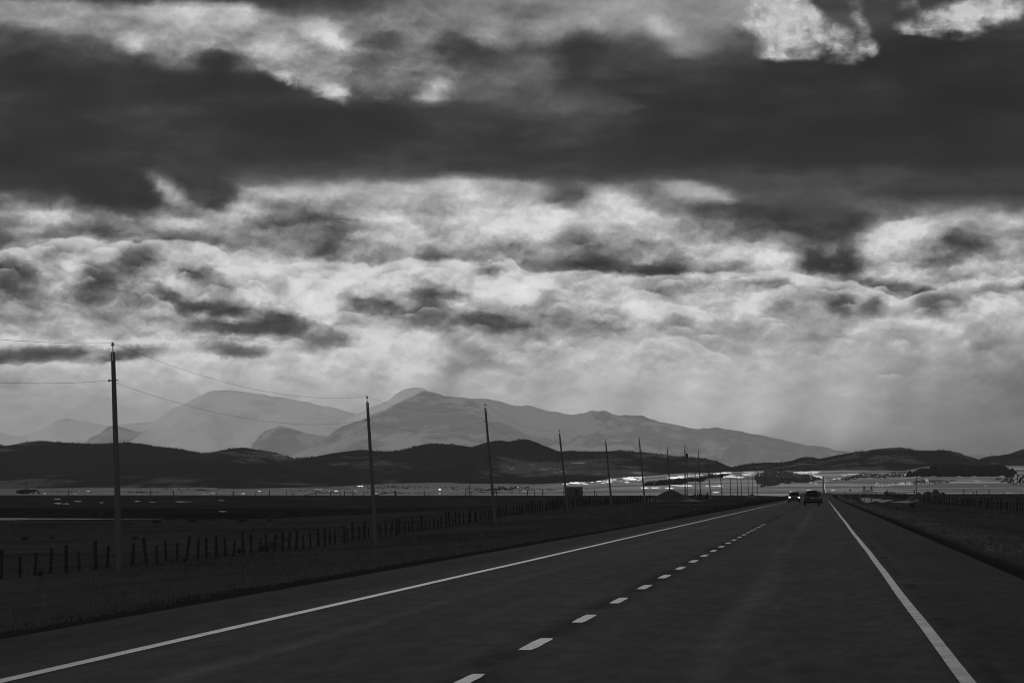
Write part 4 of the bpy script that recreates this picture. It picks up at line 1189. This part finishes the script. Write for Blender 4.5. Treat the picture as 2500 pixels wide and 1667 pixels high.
tops = []; lows = []
def make_pole(i, bpx, bpy, tpx, tpy, label):
    Y = 130.0 + 75.0 * i
    X = (bpx - CX) * Y / F
    zb = float(gz(np.array([X]), np.array([Y]))[0])
    zt = EYE - (tpy - HY) * Y / F
    dx = (tpx - bpx) * Y / F
    H = zt - zb
    lean = math.atan2(dx * H / max(H, 1), H)
    root = tag(empty('utility_pole', (X, Y, zb - 0.05), 0, lean), label, 'utility pole', 'utility poles along the roadside fence')
    Lp = math.hypot(dx, H) + 0.05
    pin = 0.42
    n = 12
    hs = [0, 0.5, 1.5, 3, 5, 7, 8.5, Lp - pin - 0.06, Lp - pin]
    hs = [h for h in hs if h <= Lp - pin + 1e-6]
    rb, rt = 0.15, 0.092
    prof = [(rb + (rt - rb) * h / (Lp - pin) - (0.02 if k == len(hs) - 1 else 0), h) for k, h in enumerate(hs)]
    MB().lathe((0, 0, 0), prof, n).build('shaft', M_polewood, root, True)
    br = MB().tube((0, 0, Lp - pin - .28), (0, 0, Lp - .16), 0.026, 0.022).box((0.0, -0.085, Lp - pin - .2), (0.05, 0.03, .34), .006)
    br = br.build('pin_bracket', M_steel, root)
    insulator_bm((0, 0, Lp - .17), .17, .085).build('insulator', M_porcelain, root, True)
    zl = Lp - 1.62
    sb = MB().tube((-0.19, 0, zl), (0.19, 0, zl), 0.022).box((-0.19, 0, zl), (.03, .08, .1), .006).build('side_bracket', M_steel, root)
    MB().lathe((-0.2, 0, zl - 0.05), [(.02, 0), (.055, .02), (.03, .05), (.055, .08), (.02, .1)], 10).build('spool_insulator', M_porcelain, root, True)
    if i in (7, 10):
        s = 1.0
        t = MB().lathe((0.42, 0, Lp - 3.2), [(.05, 0), (.23, .03), (.25, .08), (.25, .95), (.22, 1.02), (.06, 1.06)], 14)
        t.box((0.18, 0, Lp - 2.85), (.12, .1, .07), .01).box((0.18, 0, Lp - 2.4), (.12, .1, .07), .01)
        tr = t.build('transformer', M_wood, root, False)
        insulator_bm((0.42, 0.05, Lp - 2.15), .3, .06).build('bushing', M_porcelain, tr, True)
        MB().tube((0.12, 0, Lp - 1.9), (0.46, 0, Lp - 1.55), .03).tube((0.46, 0, Lp - 1.55), (0.5, 0, Lp - 1.05), .035).lathe((0.52, 0, Lp - 1.1), [(.03, 0), (.09, .03), (.08, .2), (.03, .25)], 8).build('fuse_cutout', M_porcelain, root)
    if i == 0:
        MB().lathe((0, 0, 0), [(0.30, 0.0), (0.24, 0.12), (0.19, 0.3), (0.155, 0.42)], 12).build('foot_wrap', M_dirt, root)
    m4 = Vector((math.sin(lean), 0, math.cos(lean)))
    bp = Vector((X, Y, zb - 0.05))
    tops.append(bp + m4 * (Lp - .03))
    lo = bp + m4 * zl; lows.append(lo + Vector((-0.2 * math.cos(lean), 0, 0.2 * math.sin(lean))))


from mathutils import Vector
for i, p in enumerate(POLES): make_pole(i, *p)


def cable(name, pts, sag, r, label, sag0=.12):
    """a slack conductor through all the attachment points"""
    path = []
    for i, (a, b_) in enumerate(zip(pts[:-1], pts[1:])):
        n = 18; sg = sag0 if i == 0 else sag
        for k in range(n):
            t = k / n
            p = a.lerp(b_, t); p.z -= 4 * sg * t * (1 - t)
            path.append(p)
    path.append(pts[-1])
    V = []; Fs = []; m_ = 5
    for p in path:
        for j in range(m_):
            t = 2 * math.pi * j / m_
            V.append((p.x + r * math.cos(t), p.y, p.z + r * math.sin(t)))
    for k in range(len(path) - 1):
        for j in range(m_):
            j2 = (j + 1) % m_
            Fs.append((k * m_ + j, k * m_ + j2, (k + 1) * m_ + j2, (k + 1) * m_ + j))
    o = mesh_obj(name, V, Fs, M_wire)
    tag(o, label, 'cable', 'cables strung between the utility poles')


Ypre = 62.0
cable('power_line', [Vector(((-260 - CX) * Ypre / F, Ypre, EYE - (803 - HY) * Ypre / F))] + tops, 0.9, 0.0065, 'topmost thin power line running from pole top to pole top')
cable('power_line', [Vector(((-260 - CX) * Ypre / F, Ypre, EYE - (921 - HY) * Ypre / F))] + lows, 0.9, 0.0065, 'lower thin power line fixed to the sides of the poles')


def plain_pole(px, pyb, pyt, Y, label, cat='utility pole', r=0.11, arm=None, name='utility_pole', group=None, lean=0.0):
    X = (px - CX) * Y / F
    zb = float(gz(np.array([X]), np.array([Y]))[0]); zt = EYE - (pyt - HY) * Y / F
    root = tag(empty(name, (X, Y, zb - .05), 0, lean), label, cat, group)
    H = zt - zb
    MB().lathe((0, 0, 0), [(r, 0), (r * .9, H * .4), (r * .65, H - .1), (r * .5, H)], 8).build('shaft', M_polewood, root, True)
    if arm:
        MB().box((arm[0], -r, H - arm[2]), (arm[1], .1, .12), .01).build('crossarm', M_wood, root)
        for s_ in (-0.45, 0.45):
            insulator_bm((arm[0] + s_ * arm[1], -r, H - arm[2] + .06), .16, .07).build('insulator', M_porcelain, root, True)
    else:
        insulator_bm((0, 0, H), .2, .07).build('insulator', M_porcelain, root, True)
    return root


plain_pole(1678, 1207, 1115, 652, 'thin pale service pole right behind the transformer pole', r=.085)
t_ = plain_pole(1697.5, 1207, 1150, 800, 'short crossarm pole between the transformer pole and its right-hand neighbour', r=.1, arm=(-.25, 1.1, .55))
MB().box((0.14, -0.08, 2.9), (.26, .22, .5), .03).build('meter_box', M_steel, t_)
plain_pole(571, 1211, 1170, 1135, 'lone far pole on the left plateau edge below the wooded hills', r=.13)
plain_pole(1147, 1211, 1162, 1140, 'lone far pole on the plateau edge left of the third roadside pole', r=.15)
plain_pole(2238, 1206, 1138, 1120, 'lone dark pole right of the road beside the earth mound', r=.13)
for px, pyt, lab in ((32, 1168, 'faint leftmost mast of the four on the valley floor'), (65, 1166, 'faint second mast from the left on the valley floor'), (95, 1170, 'faint third mast from the left on the valley floor'), (118, 1167, 'faint fourth mast, nearest the tall pole, on the valley floor')):
    plain_pole(px, 1188, pyt, 5000, lab, 'mast', .35, name='mast', group='faint masts on the far valley floor')


# ------------------------------------------------------------------ fences
def ground_z(x, y): return float(gz(np.array([x]), np.array([y]))[0])


def post_mesh(H, r, sides=7):
    rr = random.Random(int(H * 1e4))
    rings = []
    for (h, k) in ((-.12, 1.05), (H * .5, 1.0), (H - .03, .95), (H, .7)):
        rings.append([(r * k * (0.85 + .3 * rr.random()) * math.cos(2 * math.pi * j / sides), r * k * (0.85 + .3 * rr.random()) * math.sin(2 * math.pi * j / sides), h + (0.03 * rr.random() if h > H * .9 else 0)) for j in range(sides)])
    return MB().loft(rings)


def fence(name, label, pts, H, r, parts, wires=(0.35, 0.65, 0.95), var=0.22, root_i=0):
    root = tag(empty(name, (pts[0][0], pts[0][1], ground_z(*pts[0]))), label, 'fence')
    o0 = Vector(root.location)
    protos = [post_mesh(H * (1 + var * (k - 2) / 2), r * (0.9 + .08 * k)) for k in range(5)]
    pm = []
    for k in range(5):
        tmp = protos[k].build('post', M_wood, root); pm.append(tmp.data)
        bpy.data.objects.remove(tmp)
    rest = MB()
    for k, (x, y) in enumerate(pts):
        z = ground_z(x, y)
        lx, ly = random.gauss(0, .05), random.gauss(0, .06)
        q = random.randrange(5)
        if k < parts:
            o = bpy.data.objects.new('post', pm[q]); col.objects.link(o); o.parent = root
            o.location = Vector((x, y, z)) - o0; o.rotation_euler = (lx, ly, random.random() * 6)
        else:
            rest.add([(vx + x - o0.x + ly * vz, vy + y - o0.y - lx * vz, vz + z - o0.z) for (vx, vy, vz) in protos[q].v], protos[q].f)
    if rest.v: tag(rest.build('post', M_wood, root), kind='stuff')
    for h in wires:
        V = []; Fs = []
        for (x, y) in pts:
            z = ground_z(x, y) + h * H
            for (a, b_) in ((-1, -1), (1, -1), (0, 1)): V.append((x + .003 * a - o0.x, y + .02 - o0.y, z + .003 * b_ - o0.z))
        for k in range(len(pts) - 1):
            for j in range(3):
                j2 = (j + 1) % 3
                Fs.append((3 * k + j, 3 * k + j2, 3 * k + 3 + j2, 3 * k + 3 + j))
        mesh_obj('wire', V, Fs, M_wire, root)
    return root


# roadside fence: the first posts where the photograph shows them, then evenly on
fx = -34.5
first = [4, 44, 85, 121, 162, 196, 231, 262, 323, 354, 381, 407, 433, 457, 481, 504, 527]
pts = [(fx + random.gauss(0, .06), fx * F / (px - CX)) for px in first]
y = pts[-1][1] + 2.75
while y < 770:
    pts.append((fx + random.gauss(0, .06) + 6 * float(sstep(520, 760, y)), y)); y += 2.72 + random.gauss(0, .12)
fence('roadside_fence', 'dark post and wire fence running along the left verge past the tall poles', pts, 1.12, .075, 96)

# field fence along the far plateau edge, with braced corner posts
fpx = [170, 348, 418, 511, 578, 640, 667, 683, 707, 733, 784, 790, 816, 843, 852, 868, 893, 900, 960, 978, 1043, 1057, 1128, 1140, 1215, 1288, 1298, 1320, 1369, 1427, 1449, 1462, 1483]
Yf = 1040.0
pts = [((p - CX) * Yf / F, Yf + random.uniform(-15, 15)) for p in fpx]
fr = fence('field_fence', 'sparse fence of thin posts on the skyline of the left field', pts, 1.6, .11, 60, (.5, .9), .3)
for (a, b_) in ((742, 784), (916, 960)):
    xa, xb = (a - CX) * Yf / F, (b_ - CX) * Yf / F
    o0 = Vector(fr.location)
    MB().tube(Vector((xa, Yf, ground_z(xa, Yf) + .25)) - o0, Vector((xb, Yf, ground_z(xb, Yf) + 1.5)) - o0, .09).build('brace', M_wood, fr)

pts = [(20.0 + random.gauss(0, .1), yy) for yy in np.arange(262, 1000, 3.6)]
fence('pasture_fence', 'pale thin fence at the far right edge of the right-hand field', pts, 1.15, .06, 60, (.5, .9))
pts = [((p - CX) * 1060 / F, 1060.0 + random.uniform(-8, 8)) for p in (2210, 2231, 2355, 2376, 2386, 2415, 2449, 2490, 2530)]
fence('skyline_fence', 'few dark posts on the skyline right of the earth mound', pts, 1.3, .13, 40, (.5, .9), .4)


# ------------------------------------------------------------------ shed at the edge of the left field
def shed():
    Y = 950.0; x0, x1 = (1383 - CX) * Y / F, (1422 - CX) * Y / F
    w = x1 - x0; xc = (x0 + x1) / 2
    zt = EYE - (1188 - HY) * Y / F
    zb = EYE - (1210 - HY) * Y / F
    g = ground_z(xc, Y)
    r = tag(empty('shed', (xc, Y, g)), 'dark flat roofed shed raised on skids at the edge of the left field', 'shed')
    h0 = zb - g; H = zt - g
    MB().box((0, 0, (h0 + H - .18) / 2), (w - .2, 3.2, H - h0 - .18), .03).build('wall', M_trailer, r)
    MB().box((0, 0, H - .08), (w, 3.6, .16), .03).build('roof', M_trailer, r)
    for sx in (-1, 1):
        MB().box((sx * (w / 2 - .5), 0, h0 / 2 - .1), (.3, 3.3, h0 + .2), .03).build('skid', M_wood, r)
    d = MB().box((.8, -1.63, h0 + 1.0), (.95, .06, 1.9), .01).build('door', M_wood, r)
    MB().box((1.15, -1.68, h0 + 1.0), (.06, .05, .16), .01).build('handle', M_steel, d)
    MB().tube((w / 2 - .2, 0, h0 + .1), (w / 2 + .75, 0, h0 + .05), .07).tube((w / 2 + .65, 0, h0 - .3), (w / 2 + .65, 0, h0 + .75), .09).build('drawbar', M_steel, r)


shed()


# ------------------------------------------------------------------ cars
def car(name, label, loc, rz, paint, W=1.0, Hs=1.0, lights=False, roofw=.60):
    root = tag(empty(name, loc, rz), label, 'car')
    S = [  # y, sill, belt, roof, w sill, w belt, w roof
        (0.00, .46, .90, .93, .74, .76, .72), (0.05, .36, .98, 1.01, .86, .87, .84), (0.13, .32, 1.02, 1.07, .90, .90, .85),
        (0.30, .30, 1.04, 1.38, .92, .92, .75), (0.52, .28, 1.04, 1.64, .93, .93, roofw + .06), (0.80, .28, 1.03, 1.72, .94, .94, roofw + .02),
        (1.60, .26, 1.01, 1.76, .94, .94, roofw), (2.50, .26, .99, 1.73, .94, .94, roofw), (2.95, .26, .98, 1.60, .94, .94, roofw + .04),
        (3.35, .27, .98, 1.26, .94, .93, .72), (3.62, .27, .98, 1.04, .94, .92, .82), (4.20, .28, .93, .98, .92, .89, .80),
        (4.52, .32, .84, .88, .88, .84, .76), (4.66, .42, .72, .76, .74, .72, .66)]
    rings = []
    for (y, s0, be, ro, ws, wb, wr) in S:
        ro *= Hs; be *= (0.5 + .5 * Hs)
        mid = (s0 + be) / 2
        half = [(ws * .88, s0), (ws, s0 + .14), (max(ws, wb) + .02, mid), (wb, be), (wb * .5 + wr * .5 + .015, be * .5 + ro * .5), (wr, ro - .05 * (ro - be)), (wr * .82, ro)]
        ring = [(x * W, y, z) for x, z in half] + [(-x * W, y, z) for x, z in reversed(half)]
        rings.append(ring)
    MB().loft(rings).build('body', paint, root, True)

    def pt(k, j, side, off=.012):
        x, y, z = rings[k][j]
        return (side * (x + off), y, z + off * .4)
    for side in (1, -1):
        w_ = MB()
        ks = [4, 5, 6, 7, 8]
        lowp = [pt(k, 3, side) for k in ks]; midp = [pt(k, 4, side, .016) for k in ks]; up = [pt(k, 5, side, .006) for k in ks]
        lowp = [(x, y, z + .05) for x, y, z in lowp]; up = [(x, y, z - .05) for x, y, z in up]
        n = len(ks)
        w_.add(lowp + midp + up, [(a, a + 1, n + a + 1, n + a) for a in range(n - 1)] + [(n + a, n + a + 1, 2 * n + a + 1, 2 * n + a) for a in range(n - 1)])
        w_.build('side_window', M_glass, root)
        MB().tube((side * .50 * W, .9, 1.77 * Hs), (side * .50 * W, 2.5, 1.76 * Hs), .02).build('roof_rail', M_chrome, root)
        MB().box((side * (.98 * W), 2.98, 1.05), (.20, .10, .14), .03).build('mirror', paint, root)
        # added strip standing in for sky reflected along the rear pillar
        MB().tube((side * .885 * W, .13, 1.06), (side * (roofw + .075) * W, .50, 1.62 * Hs), .022).build('pillar_glint', M_chrome, root)
        for yy in (.85, 3.72):
            c = (side * .83 * W, yy, .35)
            prof = [(.20, -.10), (.33, -.11), (.35, -.07), (.35, .07), (.33, .11), (.20, .10)]
            wh = MB().lathe(c, prof, 20, 'x').build('wheel', M_rubber, root, False)
            MB().lathe((c[0] + side * .02, c[1], c[2]), [(.05, .095), (.22, .09), (.225, .06)] if side > 0 else [(.05, -.095), (.22, -.09), (.225, -.06)], 14, 'x').build('rim', M_rim, wh)
        MB().box((side * .80 * W, .055, .90), (.20, .08, .26), .03).build('tail_light', M_lens, root)
        if lights:
            hb = MB().box((side * .70 * W, 4.56, .76), (.30, .14, .20), .05).build('headlight', M_headlamp, root)
        else:
            MB().box((side * .70 * W, 4.53, .74), (.34, .12, .17), .04).build('headlight', M_lens, root)
    # rear and front glass
    def pane(a, b_, name, dy):
        (y1, z1, w1), (y2, z2, w2) = a, b_
        MB().add([(-w1, y1 + dy, z1), (w1, y1 + dy, z1), (w2, y2 + dy, z2), (-w2, y2 + dy, z2)], [(0, 1, 2, 3)]).build(name, M_glass, root)
    pane((.165, 1.12, .70 * W), (.455, 1.56 * Hs, .60 * W), 'rear_window', -.03)
    pane((3.57, 1.08, .74 * W), (3.05, 1.53 * Hs, .60 * W), 'windscreen', .045)
    MB().box((0, 0.0, .52), (1.60 * W, .14, .22), .05).build('rear_bumper', M_trailer, root)
    MB().box((0, 4.66, .46), (1.50 * W, .14, .22), .05).build('front_bumper', M_trailer, root)
    MB().box((0, 4.64, .70), (.80 * W, .05, .16), .02).build('grille', M_trailer, root)
    MB().box((0, -.015, .86), (.34, .02, .14), .004).build('licence_plate', M_plate, root)
    return root


car('car', 'dark sport utility car seen from behind, driving away in the right lane', ((1982.2 - CX) * 362 / F, 362, 0.0), 0, M_paint, 1.02, 1.03, False, .56)
car('car', 'dark car mostly hidden in front of the sport utility car in the right lane', (-1.02, 425, 0.0), 0, M_paint2, .98, 1.0, False, .58)
car('car', 'oncoming dark car with both headlights shining in the left lane', ((1939.3 - CX) * 467 / F, 470, 0.0), math.pi, M_paint2, .97, .97, True, .66)


# ------------------------------------------------------------------ road signs on the right
def big_sign():
    Y = 560.0; k = Y / F
    X = (2118.7 - CX) * k; g = ground_z(X, Y)
    r = tag(empty('road_sign', (X, Y, g)), 'wide grey road sign on two posts with two round flashing lamps above', 'road sign')
    zb, zt = EYE - (1204.5 - HY) * k - g, EYE - (1195.3 - HY) * k - g
    w = 27.5 * k
    MB().box((0, 0, (zb + zt) / 2), (w, .04, zt - zb), .015).build('board', M_board, r)
    for px in (2110, 2127.5):
        x = (px - 2118.7) * k
        MB().box((x, .07, (zt + .35 - .1) / 2), (.10, .09, zt + .45), .01).build('post', M_wood, r)
        zl = zt + .38
        b_ = MB().box((x, .0, zl), (.40, .16, .58), .05).lathe((x, 0, zl), [(.01, 0)], 3) if False else MB().box((x, .0, zl), (.40, .16, .60), .05)
        b_ = b_.build('flasher', M_signback, r)
        for dz in (.0,):
            ring = []
            MB().loft([[(x + .15 * math.cos(t), -.085 - d, zl + .15 * math.sin(t)) for t in [2 * math.pi * j / 14 for j in range(14)]] for d in (0, .02)]).build('lens', M_lens, b_)
    MB().box((.30, .02, zb - .5), (.05, .05, .02)).build('bracket', M_steel, r)
    MB().box(((2127.5 - 2118.7) * k + .03, .02, .75), (.42, .2, .62), .03).build('battery_box', M_signback, r)


big_sign()


def small_sign(px, py, Y, half, label, shape='diamond'):
    k = Y / F; X = (px - CX) * k; g = ground_z(X, Y); zc = EYE - (py - HY) * k - g; h = half * k
    r = tag(empty('road_sign', (X, Y, g)), label, 'road sign')
    MB().tube((0, .04, -.1), (0, .04, zc + h * .7), .045).build('post', M_steel, r)
    n = 4 if shape == 'diamond' else 3
    a0 = 0 if shape == 'diamond' else -math.pi / 2
    MB().loft([[(h * math.cos(a0 + 2 * math.pi * j / n), yy, zc + h * math.sin(a0 + 2 * math.pi * j / n)) for j in range(n)] for yy in (-.02, 0.0)]).build('sign_plate', M_signback, r)


small_sign(2075.3, 1196, 760, 3.4, 'small dark diamond sign left of the wide sign')
small_sign(2098, 1201.2, 820, 2.0, 'tiny triangular sign close to the left of the wide sign', 'tri')


def marker(px, pyt, Y, label, name='marker_post', r=.05):
    X = (px - CX) * Y / F; g = ground_z(X, Y); H = EYE - (pyt - HY) * Y / F - g
    o = MB().lathe((0, 0, 0), [(r, -.1), (r, H - .15), (r * 1.5, H - .14), (r * 1.5, H - .02), (r, H)], 8).build(name, M_wood)
    o.location = (X, Y, g)
    tag(o, label, 'marker post', 'slim marker posts beside the road')


marker(2062.5, 1198, 700, 'slim marker post on the right verge, the one nearest the road')
marker(2139.5, 1201, 760, 'slim marker post just right of the wide sign')
marker(2166, 1196.5, 720, 'thick dark post standing on the small dark heap right of the wide sign', r=.12)
mound(2160, 1199.5, 720, 9, 2, 8)
marker(1756, 1208, 1000, 'stubby post on the skyline between the leaning far poles', r=.1)
marker(1789, 1206.5, 1010, 'stubby post on the skyline right of the first far cluster pole', r=.12)


# ------------------------------------------------------------------ low bushes
def bush_mesh(seed, n=420):
    r = np.random.default_rng(seed)
    V = []; Fs = []
    lobes = [(r.normal(0, .28), r.normal(0, .28), .35 + .25 * r.random(), .28 + .22 * r.random()) for _ in range(6)]
    for k in range(n):
        lx, ly, lz, lr = lobes[k % 6]
        d = r.normal(0, 1, 3); d /= np.linalg.norm(d)
        p = np.array([lx, ly, lz]) + d * lr * (0.6 + .5 * r.random())
        p[2] = max(p[2], .02)
        a = r.normal(0, 1, 3); a /= np.linalg.norm(a); b_ = np.cross(a, d); b_ /= (np.linalg.norm(b_) + 1e-6)
        s = .05 + .06 * r.random()
        i = len(V)
        V += [tuple(p + a * s), tuple(p - a * s * .2 + b_ * s * .6), tuple(p - a * s), tuple(p - a * s * .2 - b_ * s * .6)]
        Fs.append((i, i + 1, i + 2, i + 3))
    return V, Fs


twig = MB()
for k in range(9):
    t = 2 * math.pi * k / 9
    twig.tube((0, 0, -.05), (.35 * math.cos(t), .35 * math.sin(t), .55 + .15 * (k % 3)), .016, .006, 5)
proto = [bush_mesh(s) for s in (1, 2, 3)]
pm_ = []
for q in proto:
    o = mesh_obj('foliage', q[0], q[1], M_scrub); pm_.append(o.data); bpy.data.objects.remove(o)
o = twig.build('stem', M_bark); tw = o.data; bpy.data.objects.remove(o)
BUSH = [(98, 1408, 22, 'dark round bush at the fence, left of the tallest pole'), (449, 1371, 20, 'dark round bush at the fence between the two left-hand poles'),
        (316, 1412, 10, 'small dark tuft at the foot of the tallest pole'), (585, 1350, 22, 'wide dark bush in the gap of the fence, left one of three'), (640, 1346, 26, 'wide dark bush in the gap of the fence, middle one of three'), (668, 1338, 24, 'wide dark bush in the gap of the fence, right one of three'),
        (420, 1372, 12, 'small dark bush left of the round one between the two left-hand poles'), (700, 1322, 12, 'low bush at the fence just left of the second pole from the left'),
        (2191, 1244, 12, 'dark low bush on the right verge, the one nearer the road'), (2228, 1239, 16, 'dark low bush on the right verge below the earth mound'), (2165, 1234, 9, 'small dark bush at the edge of the pale gravel'),
        (1420, 1224, 16, 'dark bush in the grass right under the shed'), (60, 1319, 20, 'low dark scrub in the left field beyond the fence, far left'), (130, 1316, 16, 'low dark scrub left of the tallest pole in the field'),
        (1195, 1268, 12, 'pale low weed at the fence left of the third pole'), (330, 1318, 20, 'low dark scrub in the field right of the tallest pole'), (380, 1278, 22, 'far dark scrub in the field, first of the row right of the tallest pole'), (470, 1276, 24, 'far dark scrub in the field, second of the row'), (590, 1275, 24, 'far dark scrub in the field, third and widest of the row'), (655, 1274, 20, 'far dark scrub in the field, last of the row before the second pole')]
for k, (px, py, wpx, lab) in enumerate(BUSH):
    x, yy, z = drape(px, py)
    s = wpx * yy / F / 1.1
    r = tag(empty('bush', (x, yy, z), random.random() * 6), lab, 'bush', 'low bushes in the grass')
    r.scale = (s, s, s * (.62 if k > 11 else .8))
    for nm, dat in (('foliage', pm_[k % 3]), ('stem', tw)):
        c = bpy.data.objects.new(nm, dat); col.objects.link(c); c.parent = r


# ------------------------------------------------------------------ dry grass on the verges and in the near field
def grass():
    r = np.random.default_rng(5)
    n = 60000
    Y = 24 * np.exp(r.random(n) * math.log(520 / 24))
    px = r.uniform(-120, 2620, n)
    X = (px - CX) * Y / F
    # extra on the road bank
    keep = ((X < -10.5 - 5.5 * r.random(n)) | (X > 4.3 + .6 * r.random(n)))
    d = fbm(X / 5, Y / 9, 31, 4)
    keep &= (d + 0.42 * r.random(n) > 0.12)
    X, Y = X[keep], Y[keep]
    Z = gz(X, Y)
    n = len(X)
    h = 0.06 + 0.2 * r.random(n) ** 2.5
    V = []; nb = 4
    for k in range(nb):
        a = r.uniform(0, 2 * math.pi, n); w = (0.005 + .00008 * Y) * (0.7 + .6 * r.random(n))
        ox, oy = r.normal(0, .05, n) * (1 + Y / 150), r.normal(0, .05, n) * (1 + Y / 150)
        tx, ty = ox + np.cos(a) * h * .5, oy + np.sin(a) * h * .5
        hh = h * (0.6 + .5 * r.random(n))
        V += [np.stack([X + ox - w, Y + oy, Z - .02], -1), np.stack([X + ox + w, Y + oy, Z - .02], -1), np.stack([X + tx, Y + ty, Z + hh], -1)]
    V = np.stack(V, 1).reshape(-1, 3)
    Fc = np.arange(len(V)).reshape(-1, 3)
    m = grey('dry_grass', 0.045, .6, .12, 1.0, 0.0)
    tag(mesh_obj('grass', V, Fc, m), kind='stuff')


grass()

# ------------------------------------------------------------------ haze
def haze():
    m = bpy.data.materials.new('haze'); m.use_nodes = True
    nt = m.node_tree; nt.nodes.clear()
    out = nt.nodes.new('ShaderNodeOutputMaterial'); v = nt.nodes.new('ShaderNodeVolumePrincipled')
    v.inputs['Color'].default_value = (0.9, 0.9, 0.9, 1)
    v.inputs['Density'].default_value = HAZE_D
    v.inputs['Anisotropy'].default_value = HAZE_G
    nt.links.new(v.outputs[0], out.inputs['Volume'])
    mb = MB().box((-4000, 20500, 662), (58000, 48000, 1356))
    o = mb.build('haze', m)
    tag(o, kind='stuff')
    o.visible_shadow = True


HAZE_D, HAZE_G = 1.0e-5, 0.35
haze()

# ------------------------------------------------------------------ sun and camera
SUN_AZ, SUN_EL = math.radians(-7.0), math.radians(15)
ld = bpy.data.lights.new('sun', 'SUN'); ld.energy = SUN_E; ld.angle = math.radians(10); ld.color = (1, 1, 1)
lo_ = bpy.data.objects.new('sun', ld); col.objects.link(lo_)
from mathutils import Vector
dirv = Vector((math.sin(SUN_AZ) * math.cos(SUN_EL), math.cos(SUN_AZ) * math.cos(SUN_EL), math.sin(SUN_EL)))
lo_.rotation_euler = (-dirv).to_track_quat('-Z', 'Y').to_euler()
lo_.location = (0, 0, 50)

cam = bpy.data.cameras.new('camera'); co = bpy.data.objects.new('camera', cam); col.objects.link(co)
co.location = (0, 0, EYE); co.rotation_euler = (math.pi / 2, 0, 0)
cam.sensor_width = 36; cam.lens = 36 * F / 2500
cam.shift_x = -(CX - 1250) / 2500; cam.shift_y = (HY - 833.5) / 2500
cam.clip_start = 0.3; cam.clip_end = 200000
scene.camera = co

scene.view_settings.view_transform = 'Standard'
scene.view_settings.look = 'None'
scene.view_settings.exposure = 0; scene.view_settings.gamma = 1
scene.cycles.max_bounces = 6; scene.cycles.volume_bounces = 0
scene.cycles.diffuse_bounces = 3; scene.cycles.glossy_bounces = 3
scene.cycles.use_denoising = True
scene.cycles.denoising_quality = 'HIGH'
scene.cycles.caustics_reflective = False; scene.cycles.caustics_refractive = False
scene.cycles.sample_clamp_direct = 3
scene.cycles.sample_clamp_indirect = 1.0

scene.cycles.filter_width = 1.15
